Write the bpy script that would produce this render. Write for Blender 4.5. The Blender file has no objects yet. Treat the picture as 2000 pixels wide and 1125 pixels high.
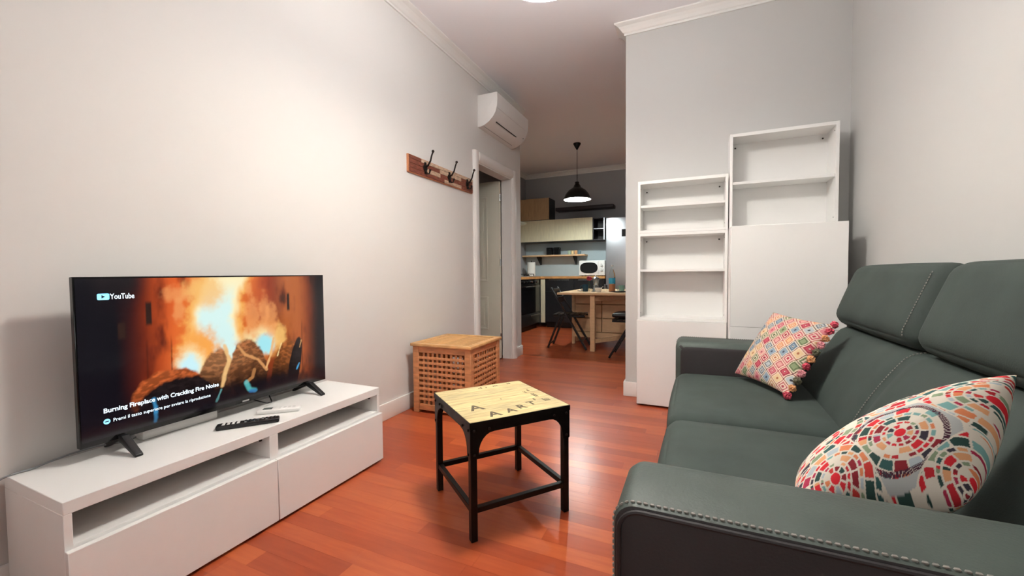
import bpy, bmesh, math, random
import numpy as np
from mathutils import Vector, Matrix
random.seed(7); np.random.seed(7)
S = bpy.context.scene
C = S.collection
PI = math.pi

# ---------------------------------------------------------------- camera, world, exposure
cam_d = bpy.data.cameras.new('camera'); cam = bpy.data.objects.new('camera', cam_d); C.objects.link(cam)
S.camera = cam
cam_d.sensor_width = 36; cam_d.lens = 36 * 801.42 / 2000; cam_d.clip_start = 0.02
YAW, PITCH, ROLL, CAM_H = math.radians(24.036), math.radians(2.056), math.radians(-0.4855), 0.994
fw = Vector((-math.sin(YAW) * math.cos(PITCH), math.cos(YAW) * math.cos(PITCH), -math.sin(PITCH)))
rt = Vector((math.cos(YAW), math.sin(YAW), 0)); up = rt.cross(fw)
r2 = rt * math.cos(ROLL) + up * math.sin(ROLL); u2 = up * math.cos(ROLL) - rt * math.sin(ROLL)
M = Matrix((r2, u2, -fw)).transposed().to_4x4(); M.translation = Vector((0, 0, CAM_H)); cam.matrix_world = M

W = bpy.data.worlds.new('world'); S.world = W; W.use_nodes = True
W.node_tree.nodes['Background'].inputs[0].default_value = (.97, .96, .93, 1)
W.node_tree.nodes['Background'].inputs[1].default_value = 2.2   # overcast daylight outside the rear window
vs = S.view_settings
vs.view_transform = 'Standard'; vs.look = 'None'; vs.gamma = 1; vs.use_curve_mapping = False
vs.exposure = 0.84
BULB_POWER = 150.0          # bulb of the living-room pendant
SHADE_POWER = 22.0          # light coming through its opal shade
KITCHEN_POWER = 400.0       # bulb of the kitchen pendant
SCREEN_POWER = 0.56         # television picture

# ---------------------------------------------------------------- materials
def lin(h):
    h = h.lstrip('#'); v = [int(h[i:i + 2], 16) / 255 for i in (0, 2, 4)]
    return tuple((c / 12.92 if c <= .04045 else ((c + .055) / 1.055) ** 2.4) for c in v)
MATS = {}
def mat(name, color, rough=.5, metal=0, var=.04, scale=6, bump=0, bscale=200, emit=0, trans=0, ior=1.45, stretch=None, coat=0, spec=None, alpha=1):
    m = bpy.data.materials.new(name); m.use_nodes = True; nt = m.node_tree; b = nt.nodes['Principled BSDF']
    c = lin(color) if isinstance(color, str) else color
    b.inputs['Roughness'].default_value = rough; b.inputs['Metallic'].default_value = metal
    b.inputs['IOR'].default_value = ior
    if spec is not None: b.inputs['Specular IOR Level'].default_value = spec
    if trans: b.inputs['Transmission Weight'].default_value = trans
    if coat: b.inputs['Coat Weight'].default_value = coat; b.inputs['Coat Roughness'].default_value = .08
    tc = nt.nodes.new('ShaderNodeTexCoord'); co = tc.outputs['Object']
    if stretch:
        mp = nt.nodes.new('ShaderNodeMapping'); mp.inputs['Scale'].default_value = stretch; nt.links.new(co, mp.inputs[0]); co = mp.outputs[0]
    if var:
        n = nt.nodes.new('ShaderNodeTexNoise'); n.inputs['Scale'].default_value = scale; n.inputs['Detail'].default_value = 5
        nt.links.new(co, n.inputs['Vector'])
        r = nt.nodes.new('ShaderNodeValToRGB'); r.color_ramp.elements[0].position = .3; r.color_ramp.elements[1].position = .7
        r.color_ramp.elements[0].color = (*[max(0, x * (1 - var)) for x in c], 1); r.color_ramp.elements[1].color = (*[min(1, x * (1 + var)) for x in c], 1)
        nt.links.new(n.outputs['Fac'], r.inputs[0]); nt.links.new(r.outputs[0], b.inputs['Base Color'])
    else:
        b.inputs['Base Color'].default_value = (*c, 1)
    if bump:
        n2 = nt.nodes.new('ShaderNodeTexNoise'); n2.inputs['Scale'].default_value = bscale; n2.inputs['Detail'].default_value = 3
        nt.links.new(co, n2.inputs['Vector'])
        bp = nt.nodes.new('ShaderNodeBump'); bp.inputs['Strength'].default_value = bump; bp.inputs['Distance'].default_value = .002
        nt.links.new(n2.outputs['Fac'], bp.inputs['Height']); nt.links.new(bp.outputs[0], b.inputs['Normal'])
    if emit:
        b.inputs['Emission Color'].default_value = (*c, 1); b.inputs['Emission Strength'].default_value = emit
    MATS[name] = m; return m
def attr_mat(name, rough, emit=0, bump=0, bscale=300):
    m = bpy.data.materials.new(name); m.use_nodes = True; nt = m.node_tree; b = nt.nodes['Principled BSDF']
    a = nt.nodes.new('ShaderNodeAttribute'); a.attribute_name = 'print'
    b.inputs['Roughness'].default_value = rough
    if emit:
        b.inputs['Base Color'].default_value = (.004, .004, .005, 1)
        nt.links.new(a.outputs['Color'], b.inputs['Emission Color']); b.inputs['Emission Strength'].default_value = emit
    else:
        nt.links.new(a.outputs['Color'], b.inputs['Base Color'])
    if bump:
        n2 = nt.nodes.new('ShaderNodeTexNoise'); n2.inputs['Scale'].default_value = bscale
        bp = nt.nodes.new('ShaderNodeBump'); bp.inputs['Strength'].default_value = bump; bp.inputs['Distance'].default_value = .002
        nt.links.new(n2.outputs['Fac'], bp.inputs['Height']); nt.links.new(bp.outputs[0], b.inputs['Normal'])
    MATS[name] = m; return m

mat('wall_paint', '#dfdcd8', .8, var=.01, scale=1.5)
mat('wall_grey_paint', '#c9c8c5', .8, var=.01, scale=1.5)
mat('wall_kitchen', '#a6a8ab', .7, var=.02, scale=2)
mat('ceiling_paint', '#f2f0f3', .85, var=.01, scale=1)
mat('trim_white', '#eceae6', .4, var=.01)
mat('door_cream', '#e4e3d2', .45, var=.015)
mat('white_laminate', '#f0efec', .35, var=.008, scale=3)
mat('white_gloss', '#f2f1ee', .22, var=.006, scale=3)
mat('white_plastic', '#ecebe8', .35, var=.01)
mat('grey_plastic', '#8d8f90', .4)
mat('black_plastic', '#141416', .35, var=.1)
mat('black_gloss', '#08080a', .12, var=.05)
mat('black_metal', '#1b1a19', .42, .6, var=.25, scale=30, bump=.15, bscale=150)
mat('iron', '#2b2421', .45, .7, var=.3, scale=40)
mat('chrome', '#c9cbcc', .2, 1, var=.02)
mat('steel', '#b9bcc2', .34, .85, var=.03, stretch=(1, 1, 40))
mat('screw_dark', '#3a3632', .5, .5)
mat('acacia', '#c98a5c', .5, var=.22, scale=7, stretch=(1.5, 1.5, 8), bump=.1, bscale=60)
mat('acacia_lid', '#cfa06a', .5, var=.22, scale=9)
mat('pine_pale', '#cdb786', .5, var=.28, scale=5, stretch=(2, 14, 2), bump=.05, bscale=60)
mat('pine_grey', '#c4b284', .5, var=.28, scale=7, stretch=(2, 14, 2)); mat('pine_warm', '#d0bc8a', .5, var=.28, scale=6, stretch=(2, 14, 2))
mat('birch', '#e3bd92', .5, var=.08, scale=6, stretch=(1.5, 6, 6))
mat('oak_front', '#b89a74', .55, var=.1, scale=8, stretch=(6, 6, 1))
mat('pale_front', '#e2dabb', .45, var=.06, scale=8, stretch=(6, 6, 1))
mat('worktop_wood', '#c08a52', .4, var=.25, scale=5, stretch=(2, 12, 2))
mat('dark_cabinet', '#17181b', .35, var=.1)
mat('dark_shelf', '#2a2226', .45, var=.15)
mat('print_ink', '#5a4e3a', .7, var=.5, scale=70)
mat('sofa_leather', '#414b46', .55, var=.12, scale=9, bump=.35, bscale=190)
mat('sofa_suede', '#343e3a', .8, var=.14, scale=7, bump=.2, bscale=260)
mat('sofa_side', '#2b2728', .6, var=.1, scale=8, bump=.2, bscale=200)
mat('thread', '#86837d', .7, var=.1)
mat('bakelite_dark', '#2a1c14', .5)
mat('glass', '#f8fbfb', .03, var=0, trans=1, ior=1.15)
mat('bottle_plastic', '#eef7fa', .05, var=0, trans=1, ior=1.05)
mat('label_blue', '#3fb2d8', .5)
mat('juice', '#d98a5c', .3)
mat('mug_blue', '#1f4457', .25)
mat('mug_teal', '#7fa79d', .25)
mat('cup_green', '#b7cdb6', .3); mat('cup_cream', '#ead3a3', .3); mat('cup_orange', '#d9a474', .3); mat('cup_slate', '#6f8a97', .3)
mat('rose_red', '#a3213a', .6, var=.2); mat('leaf_green', '#3c5a2e', .6, var=.2)
mat('hood_pale', '#c9d0bd', .4, var=.03)
mat('paper', '#f0efe9', .9, var=.01)
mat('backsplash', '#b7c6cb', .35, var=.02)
mat('globe_glow', (1.0, .945, .825), .4, var=0, emit=BULB_POWER)
mat('opal_glow', (.97, .96, .94), .4, var=0, emit=SHADE_POWER)
mat('bulb_glow', (.92, 1.0, .97), .4, var=0, emit=KITCHEN_POWER)
mat('lamp_inside', '#f2f4f2', .5, var=.01)
mat('screen_white', (.75, .9, 1.0), .5, var=0, emit=SCREEN_POWER * .9)
mat('screen_cyan', (.28, .75, 1.0), .5, var=0, emit=SCREEN_POWER * .9)
mat('screen_ink', (.01, .02, .03), .5, var=0)
mat('tassel_red', '#c2485a', .8, var=.3, scale=40); mat('tassel_orange', '#d69a6a', .8, var=.3, scale=40); mat('tassel_olive', '#6a6650', .8, var=.3, scale=40); mat('tassel_pink', '#d88f95', .8, var=.3, scale=40)
mat('rack_wood_red', '#7d4636', .6, var=.35, scale=14, stretch=(1, 2, 12)); mat('rack_wood_pale', '#c3a58c', .6, var=.35, scale=14, stretch=(1, 2, 12)); mat('rack_wood_edge', '#c4835c', .6, var=.2, scale=14)
def pane_mat():
    m = bpy.data.materials.new('window_pane'); m.use_nodes = True; nt = m.node_tree; nt.nodes.remove(nt.nodes['Principled BSDF'])
    tr = nt.nodes.new('ShaderNodeBsdfTransparent'); gl = nt.nodes.new('ShaderNodeBsdfGlossy'); gl.inputs['Roughness'].default_value = .02
    fr = nt.nodes.new('ShaderNodeFresnel'); mx = nt.nodes.new('ShaderNodeMixShader'); L = nt.links.new
    L(fr.outputs[0], mx.inputs[0]); L(tr.outputs[0], mx.inputs[1]); L(gl.outputs[0], mx.inputs[2]); L(mx.outputs[0], nt.nodes['Material Output'].inputs[0]); MATS['window_pane'] = m
pane_mat()
mat('lcd', '#5d6664', .3, var=.05)

def wood_floor(name, per_object):
    m = bpy.data.materials.new(name); m.use_nodes = True; nt = m.node_tree; b = nt.nodes['Principled BSDF']; L = nt.links.new
    tc = nt.nodes.new('ShaderNodeTexCoord'); mp = nt.nodes.new('ShaderNodeMapping'); mp.inputs['Scale'].default_value = (3.0, 34, 1)
    geo = nt.nodes.new('ShaderNodeNewGeometry'); L(geo.outputs['Position'], mp.inputs[0])
    n = nt.nodes.new('ShaderNodeTexNoise'); n.inputs['Scale'].default_value = 1.6; n.inputs['Detail'].default_value = 6; L(mp.outputs[0], n.inputs['Vector'])
    rp = nt.nodes.new('ShaderNodeValToRGB'); el = rp.color_ramp.elements
    el[0].position = 0; el[0].color = (*lin('#873620'), 1); el[1].position = 1; el[1].color = (*lin('#c66a3c'), 1)
    e = el.new(.5); e.color = (*lin('#a84e2d'), 1)
    add = nt.nodes.new('ShaderNodeMath'); add.operation = 'MULTIPLY_ADD'; add.inputs[1].default_value = .5
    L(n.outputs['Fac'], add.inputs[0])
    if per_object:
        oi = nt.nodes.new('ShaderNodeObjectInfo'); sc = nt.nodes.new('ShaderNodeMath'); sc.operation = 'MULTIPLY'; sc.inputs[1].default_value = .5
        L(oi.outputs['Random'], sc.inputs[0]); L(sc.outputs[0], add.inputs[2])
    else:
        br = nt.nodes.new('ShaderNodeTexBrick'); br.inputs['Scale'].default_value = 1; br.inputs['Brick Width'].default_value = .8; br.inputs['Row Height'].default_value = .075
        br.inputs['Mortar Size'].default_value = .0008; br.inputs['Color1'].default_value = (0, 0, 0, 1); br.inputs['Color2'].default_value = (.5, .5, .5, 1)
        L(geo.outputs['Position'], br.inputs['Vector']); L(br.outputs['Color'], add.inputs[2])
    L(add.outputs[0], rp.inputs[0]); L(rp.outputs[0], b.inputs['Base Color'])
    b.inputs['Roughness'].default_value = .29; b.inputs['Specular IOR Level'].default_value = .4
    bp = nt.nodes.new('ShaderNodeBump'); bp.inputs['Strength'].default_value = .04; bp.inputs['Distance'].default_value = .002
    L(n.outputs['Fac'], bp.inputs['Height']); L(bp.outputs[0], b.inputs['Normal'])
    MATS[name] = m
wood_floor('parquet_plank', True); wood_floor('parquet_far', False)

# ---------------------------------------------------------------- mesh helpers
class MB:
    """collects shapes into ONE mesh object"""
    def __init__(s): s.bm = bmesh.new()
    def _merge(s, t, mtx=None):
        if mtx is not None: bmesh.ops.transform(t, matrix=mtx, verts=t.verts)
        me = bpy.data.meshes.new('t'); t.to_mesh(me); t.free(); s.bm.from_mesh(me); bpy.data.meshes.remove(me); return s
    def box(s, x0, x1, y0, y1, z0, z1, bev=0, seg=2, mtx=None):
        t = bmesh.new(); bmesh.ops.create_cube(t, size=1)
        for v in t.verts: v.co = Vector(((x0 + x1) / 2 + v.co.x * (x1 - x0), (y0 + y1) / 2 + v.co.y * (y1 - y0), (z0 + z1) / 2 + v.co.z * (z1 - z0)))
        if bev: bmesh.ops.bevel(t, geom=t.edges[:], offset=bev, segments=seg, affect='EDGES', profile=.5)
        return s._merge(t, mtx)
    def bar(s, a, b, w, d, bev=0, upv=(0, 0, 1)):
        a, b = Vector(a), Vector(b); z = (b - a); L = z.length; z.normalize(); u = Vector(upv)
        if abs(u.dot(z)) > .98: u = Vector((1, 0, 0))
        x = u.cross(z).normalized(); y = z.cross(x)
        m = Matrix((x, y, z)).transposed().to_4x4(); m.translation = a
        return s.box(-w / 2, w / 2, -d / 2, d / 2, 0, L, bev, 1, m)
    def cyl(s, a, b, r, r2=None, n=16):
        a, b = Vector(a), Vector(b); z = b - a; L = z.length
        t = bmesh.new(); bmesh.ops.create_cone(t, cap_ends=True, segments=n, radius1=r, radius2=r if r2 is None else r2, depth=L)
        m = z.to_track_quat('Z', 'Y').to_matrix().to_4x4(); m.translation = (a + b) / 2
        return s._merge(t, m)
    def ball(s, c, r, sc=(1, 1, 1), n=12):
        t = bmesh.new(); bmesh.ops.create_uvsphere(t, u_segments=n * 2, v_segments=n, radius=r)
        for v in t.verts: v.co = Vector((v.co.x * sc[0], v.co.y * sc[1], v.co.z * sc[2]))
        return s._merge(t, Matrix.Translation(c))
    def lathe(s, prof, c=(0, 0, 0), n=32):
        t = bmesh.new(); rings = []
        for r, z in prof: rings.append([t.verts.new((c[0] + max(r, 1e-4) * math.cos(2 * PI * k / n), c[1] + max(r, 1e-4) * math.sin(2 * PI * k / n), c[2] + z)) for k in range(n)])
        for a, b in zip(rings, rings[1:]):
            for k in range(n): t.faces.new((a[k], a[(k + 1) % n], b[(k + 1) % n], b[k]))
        return s._merge(t)
    def tube(s, pts, r, n=8):
        P = [Vector(p) for p in pts]; t = bmesh.new(); rings = []; prev = None
        for i, p in enumerate(P):
            d = (P[min(i + 1, len(P) - 1)] - P[max(i - 1, 0)]).normalized()
            x = d.cross(Vector((0, 0, 1))) if prev is None else (prev - d * prev.dot(d))
            if x.length < 1e-4: x = d.cross(Vector((1, 0, 0)))
            x.normalize(); prev = x; y = d.cross(x)
            rr = r[i] if isinstance(r, (list, tuple)) else r
            rings.append([t.verts.new(p + x * rr * math.cos(2 * PI * k / n) + y * rr * math.sin(2 * PI * k / n)) for k in range(n)])
        for a, b in zip(rings, rings[1:]):
            for k in range(n): t.faces.new((a[k], a[(k + 1) % n], b[(k + 1) % n], b[k]))
        t.faces.new(rings[0][::-1]); t.faces.new(rings[-1]); return s._merge(t)
    def prism(s, poly, axis, a, b, bev=0):
        """polygon in the two other axes (in cyclic order), extruded along axis from a to b"""
        t = bmesh.new()
        def P(q, h): return {'x': (h, q[0], q[1]), 'y': (q[0], h, q[1]), 'z': (q[0], q[1], h)}[axis]
        A = [t.verts.new(P(q, a)) for q in poly]; B = [t.verts.new(P(q, b)) for q in poly]
        t.faces.new(A); t.faces.new(B[::-1])
        for k in range(len(poly)): t.faces.new((A[k], B[k], B[(k + 1) % len(poly)], A[(k + 1) % len(poly)]))
        bmesh.ops.recalc_face_normals(t, faces=t.faces[:])
        if bev: bmesh.ops.bevel(t, geom=t.edges[:], offset=bev, segments=2, affect='EDGES', profile=.5)
        return s._merge(t)
    def build(s, name, m, parent=None, smooth=True):
        me = bpy.data.meshes.new(name); bmesh.ops.recalc_face_normals(s.bm, faces=s.bm.faces[:]); s.bm.to_mesh(me); s.bm.free()
        return link(name, me, m, parent, smooth)
def link(name, me, m, parent=None, smooth=True):
    if m and not me.materials: me.materials.append(MATS[m])
    o = bpy.data.objects.new(name, me); C.objects.link(o)
    if parent: o.parent = parent
    if smooth and len(me.polygons): 
        me.polygons.foreach_set('use_smooth', [True] * len(me.polygons))
        try: me.set_sharp_from_angle(angle=math.radians(38))
        except Exception: pass
    return o
def tag(o, label, cat, group=None, kind=None):
    o['label'] = label; o['category'] = cat
    if group: o['group'] = group
    if kind: o['kind'] = kind
    return o
def thing(name, label, cat, loc=(0, 0, 0), rz=0, group=None, kind=None):
    o = bpy.data.objects.new(name, None); o.empty_display_size = .05; C.objects.link(o); o.location = loc; o.rotation_euler = (0, 0, rz)
    return tag(o, label, cat, group, kind)
def box(name, m, parent, *a, **k): return MB().box(*a, **k).build(name, m, parent)
def struct(name, mb, m, label, cat): return tag(mb.build(name, m), label, cat, kind='structure')
def copy_tree(o, parent=None):
    c = o.copy(); C.objects.link(c); c.parent = parent
    for ch in list(o.children): copy_tree(ch, c)
    return c
def text_mesh(name, body, size, m, parent, mtx, bold=.0, extrude=.0004, width=None, align='LEFT'):
    cu = bpy.data.curves.new(name, 'FONT'); cu.body = body; cu.size = size; cu.extrude = extrude; cu.offset = bold; cu.align_x = align; cu.resolution_u = 3
    to = bpy.data.objects.new(name, cu); C.objects.link(to); dg = bpy.context.evaluated_depsgraph_get(); me = bpy.data.meshes.new_from_object(to.evaluated_get(dg))
    bpy.data.objects.remove(to); bpy.data.curves.remove(cu)
    if width:
        xs = [v.co.x for v in me.vertices]; k = width / (max(xs) - min(xs)); x0 = min(xs)
        for v in me.vertices: v.co.x = (v.co.x - x0) * k
    me.transform(mtx); me.materials.clear(); me.name = name
    return link(name, me, m, parent, False)
def grid_mesh(name, P, colors=None, closed=False):
    """P: (nv, nu, 3) array -> quad grid mesh, optional colours in attribute 'print'"""
    nv, nu, _ = P.shape; me = bpy.data.meshes.new(name)
    idx = np.arange(nv * nu).reshape(nv, nu)
    q = np.stack([idx[:-1, :-1], idx[:-1, 1:], idx[1:, 1:], idx[1:, :-1]], -1).reshape(-1, 4)
    me.from_pydata(P.reshape(-1, 3).tolist(), [], q.tolist())
    if colors is not None:
        at = me.attributes.new('print', 'FLOAT_COLOR', 'POINT'); cc = np.ones((nv * nu, 4), np.float32); cc[:, :3] = colors.reshape(-1, 3); at.data.foreach_set('color', cc.ravel())
    return me
def value_noise(x, y, seed=0):
    xi = np.floor(x).astype(int); yi = np.floor(y).astype(int); fx = x - xi; fy = y - yi
    def h(a, b):
        n = (a * 374761393 + b * 668265263 + seed * 974711) & 0x7fffffff; n = (n ^ (n >> 13)) * 1274126177 & 0x7fffffff; return ((n ^ (n >> 16)) & 0xffff) / 65535.0
    fx = fx * fx * (3 - 2 * fx); fy = fy * fy * (3 - 2 * fy)
    return (h(xi, yi) * (1 - fx) + h(xi + 1, yi) * fx) * (1 - fy) + (h(xi, yi + 1) * (1 - fx) + h(xi + 1, yi + 1) * fx) * fy
def fbm(x, y, seed=0, o=4):
    s = 0; a = .5
    for k in range(o): s = s + a * value_noise(x * 2 ** k, y * 2 ** k, seed + k); a /= 2
    return s
def soft_box(x0, x1, y0, y1, z0, z1, r, bulge=(0, 0, 0), n=14, groove=None, mtx=None, dens=None):
    """rounded, slightly inflated cushion block"""
    me_v = {}; verts = []; faces = []
    c = np.array([(x0 + x1) / 2, (y0 + y1) / 2, (z0 + z1) / 2]); h = np.array([(x1 - x0) / 2, (y1 - y0) / 2, (z1 - z0) / 2])
    ns = dens or (n, n, n)
    def par(k):
        nn = ns[k]; e = min(.9, r / h[k]); q = [-1 + e * (1 - math.cos(t * PI / 8)) * 1.0 for t in range(0, 4)]
        mid = list(np.linspace(-1 + e, 1 - e, nn)); return [-1, -1 + e * .08, -1 + e * .3, -1 + e * .6] + mid + [1 - e * .6, 1 - e * .3, 1 - e * .08, 1]
    pr = [par(k) for k in range(3)]
    def vert(p):
        key = tuple(round(v, 5) for v in p)
        if key in me_v: return me_v[key]
        q = np.array(p) * h; inner = np.clip(q, -(h - r), h - r); d = q - inner; L = np.linalg.norm(d)
        nrm = d / L if L > 1e-9 else np.zeros(3)
        # spread on rounded corner: project to sphere of radius r
        w = inner + nrm * r
        u = np.array(p)
        for k in range(3):
            if bulge[k] and abs(u[k]) > .2:
                o1, o2 = u[(k + 1) % 3], u[(k + 2) % 3]
                w[k] += np.sign(u[k]) * bulge[k] * max(0, 1 - o1 * o1) ** .7 * max(0, 1 - o2 * o2) ** .7 * min(1, abs(u[k]))
        if groove:
            w = groove(w + c, nrm) - c
        v = Vector(w + c)
        if mtx is not None: v = mtx @ v
        verts.append(v); me_v[key] = len(verts) - 1; return me_v[key]
    for k in range(3):
        a, b = (k + 1) % 3, (k + 2) % 3
        for sg in (-1, 1):
            for i in range(len(pr[a]) - 1):
                for j in range(len(pr[b]) - 1):
                    f = []
                    for (ii, jj) in ((i, j), (i + 1, j), (i + 1, j + 1), (i, j + 1)):
                        p = [0, 0, 0]; p[k] = sg; p[a] = pr[a][ii]; p[b] = pr[b][jj]; f.append(vert(p))
                    if len(set(f)) == 4: faces.append(f if sg > 0 else f[::-1])
    me = bpy.data.meshes.new('cushion'); me.from_pydata(verts, [], faces); return me
def stitches(name, pts, parent, step=.0085, ln=.0065, r=.0019, m='thread'):
    """a row of thread stitches along a polyline"""
    P = [Vector(p) for p in pts]; mb = bmesh.new(); acc = 0; nxt = 0
    for a, b in zip(P, P[1:]):
        d = b - a; L = d.length
        if L < 1e-6: continue
        d.normalize()
        while nxt <= acc + L:
            c = a + d * (nxt - acc); x = d.cross(Vector((.3, .5, .8))).normalized(); y = d.cross(x)
            ring = [mb.verts.new(c + d * s * ln * .3 + (x * math.cos(t * PI / 2) + y * math.sin(t * PI / 2)) * r) for s in (-1, 1) for t in range(4)]
            e0 = mb.verts.new(c - d * ln * .5); e1 = mb.verts.new(c + d * ln * .5)
            for t in range(4):
                u = (t + 1) % 4; mb.faces.new((ring[t], ring[u], ring[4 + u], ring[4 + t])); mb.faces.new((e0, ring[u], ring[t])); mb.faces.new((e1, ring[4 + t], ring[4 + u]))
            nxt += step
        acc += L
    me = bpy.data.meshes.new(name); mb.to_mesh(me); mb.free(); return link(name, me, m, parent)

# ---------------------------------------------------------------- the setting
XL, XR, YP, ZC = -1.931, .917, 3.37, 2.92       # left wall, right wall, partition face, ceiling
YB, XK, Y0 = 7.62, -3.08, -1.6                  # kitchen back wall, kitchen left wall, rear wall
fl = MB().box(XK - .1, XR + .1, Y0 - .1, 4.97, -.10, -.012).box(XK - .1, XR + .1, 4.97, YB + .1, -.10, 0)
floor = struct('floor', fl, 'parquet_far', 'glossy reddish brown parquet floor of narrow strips', 'floor')
row, y = .0755, .20
k = 0
while y < 4.965:
    x = XL - .12 - random.uniform(0, .75); y1 = min(y + row, 4.97)
    while x < XR:
        L = random.choice((.72, .84, .96, 1.08)); a, b = max(x, XL - .12), min(x + L, XR)
        if b - a > .02 and not (a > .05 and y > .75 and y < 3.3):
            cx = (a + b) / 2; mb = MB().box(-(b - a) / 2 + .0002, (b - a) / 2 - .0002, .0002, y1 - y - .0002, -.012, 0)
            o = mb.build('plank', 'parquet_plank', floor, False); o.location = (cx, y, 0); k += 1
        x += L
    y += row
struct('floor_near', MB().box(XK, XR, Y0, .20, -.012, 0), 'parquet_far', 'parquet floor strip nearest the viewer, behind the sofa arm', 'floor')

struct('ceiling', MB().box(XK - .1, XR + .1, Y0 - .1, YB + .1, ZC, ZC + .1), 'ceiling_paint', 'plain white ceiling over living room and kitchen', 'ceiling')
DY0, DY1, DZ = 3.53, 4.33, 2.075              # door opening in the left wall
YE = 4.60
wl = MB().box(XL - .12, XL, Y0, DY0, 0, ZC).box(XL - .12, XL, DY0, DY1, DZ, ZC).box(XL - .12, XL, DY1, YE, 0, ZC)
struct('wall_left', wl, 'wall_paint', 'long pale wall behind the television with door opening', 'wall')
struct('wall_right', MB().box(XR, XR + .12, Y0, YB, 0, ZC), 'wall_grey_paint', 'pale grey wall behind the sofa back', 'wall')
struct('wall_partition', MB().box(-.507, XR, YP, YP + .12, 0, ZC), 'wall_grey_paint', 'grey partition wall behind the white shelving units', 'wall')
WX0, WX1, WZ0, WZ1 = -1.25, .15, .85, 2.25      # window in the wall behind the viewer
struct('wall_rear', MB().box(XL - .12, WX0, Y0 - .12, Y0, 0, ZC).box(WX1, XR + .12, Y0 - .12, Y0, 0, ZC).box(WX0, WX1, Y0 - .12, Y0, 0, WZ0).box(WX0, WX1, Y0 - .12, Y0, WZ1, ZC), 'wall_paint', 'plain wall behind the viewer', 'wall')
struct('wall_back', MB().box(XK - .12, XR + .12, YB, YB + .12, 0, ZC), 'wall_kitchen', 'dark grey far wall of the kitchen', 'wall')
struct('wall_kitchen_left', MB().box(XK - .12, XK, 2.2, YB, 0, ZC), 'wall_kitchen', 'grey left wall of the kitchen beside the hob', 'wall')
struct('wall_hall', MB().box(XK, XL - .12, YE - .12, YE, 0, ZC), 'wall_paint', 'dim hall wall beyond the open door', 'wall')
struct('wall_hall_near', MB().box(XK, XL - .12, 2.2, 2.3, 0, ZC), 'wall_paint', 'unseen near end wall of the hall', 'wall')
win = thing('window_1', 'white two-sash window in the wall behind the viewer', 'window', ((WX0 + WX1) / 2, Y0, WZ0), kind='structure')
hw_, hh_ = (WX1 - WX0) / 2, WZ1 - WZ0
for (a, b, c, d) in ((-hw_, hw_, 0, .05), (-hw_, hw_, hh_ - .05, hh_), (-hw_, -hw_ + .05, .05, hh_ - .05), (hw_ - .05, hw_, .05, hh_ - .05), (-.04, .04, .05, hh_ - .05)): MB().box(a, b, -.09, -.03, c, d, .004, 1).build('window_frame', 'trim_white', win)
for (a, b) in ((-hw_ + .05, -.04), (.04, hw_ - .05)): MB().box(a, b, -.062, -.058, .05, hh_ - .05).build('pane', 'window_pane', win)
MB().box(-hw_ - .04, hw_ + .04, -.03, .03, -.03, 0, .004, 1).build('window_sill', 'trim_white', win)
def cornice(name, a, b, nrm, label, ext0=0, ext1=0):
    """coved moulding between ceiling and wall from a to b (xy), nrm points into the room"""
    A, B = Vector((*a, 0)), Vector((*b, 0)); d = (B - A).normalized(); n = Vector((*nrm, 0))
    prof = [(0, 0), (.078, 0), (.078, -.010), (.068, -.016), (.052, -.024), (.036, -.040), (.022, -.058), (.012, -.064), (.012, -.078), (0, -.078)]
    bm = bmesh.new(); R0 = []; R1 = []
    for (o, z) in prof:
        R0.append(bm.verts.new(A + n * o - d * o * ext0 + Vector((0, 0, ZC + z)))); R1.append(bm.verts.new(B + n * o + d * o * ext1 + Vector((0, 0, ZC + z))))
    bm.faces.new(R0); bm.faces.new(R1[::-1])
    for i in range(len(prof)): j = (i + 1) % len(prof); bm.faces.new((R0[i], R1[i], R1[j], R0[j]))
    bmesh.ops.recalc_face_normals(bm, faces=bm.faces[:]); me = bpy.data.meshes.new(name); bm.to_mesh(me); bm.free()
    return tag(link(name, me, 'trim_white', None, False), label, 'cornice', kind='structure')
cornice('trim_1', (XL, Y0), (XL, YE), (1, 0), 'white ceiling cornice along the television wall')
cornice('trim_2', (-.507, YP), (XR, YP), (0, -1), 'white ceiling cornice along the partition wall', 1, 0)
cornice('trim_3', (-.507, YP + .12), (-.507, YP), (-1, 0), 'short cornice return on the free end of the partition', 0, 1)
cornice('trim_4', (XR, Y0), (XR, YP), (-1, 0), 'white ceiling cornice above the sofa wall')
cornice('trim_5', (XK, YB), (XR, YB), (0, -1), 'white ceiling cornice on the far kitchen wall')
cornice('trim_6', (XK, YE), (XK, YB), (1, 0), 'white ceiling cornice on the left kitchen wall')
def baseboard(name, x0, x1, y0, y1, label, h=.115):
    mb = MB().box(x0, x1, y0, y1, 0, h, .004, 2); return tag(mb.build(name, 'trim_white'), label, 'baseboard', kind='structure')
T = .015
baseboard('baseboard_left', XL, XL + T, Y0, DY0 - .095, 'white baseboard along the television wall')
baseboard('baseboard_left_end', XL, XL + T, DY1 + .10, YE + T, 'short white baseboard between door frame and kitchen corner')
baseboard('baseboard_partition', -.507 - T, XR, YP - T, YP, 'white baseboard at the foot of the partition wall')
baseboard('baseboard_partition_end', -.507 - T, -.507, YP, YP + .12 + T, 'white baseboard around the free end of the partition')
baseboard('baseboard_right', XR - T, XR, Y0, YP - T, 'white baseboard on the wall behind the sofa')
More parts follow.
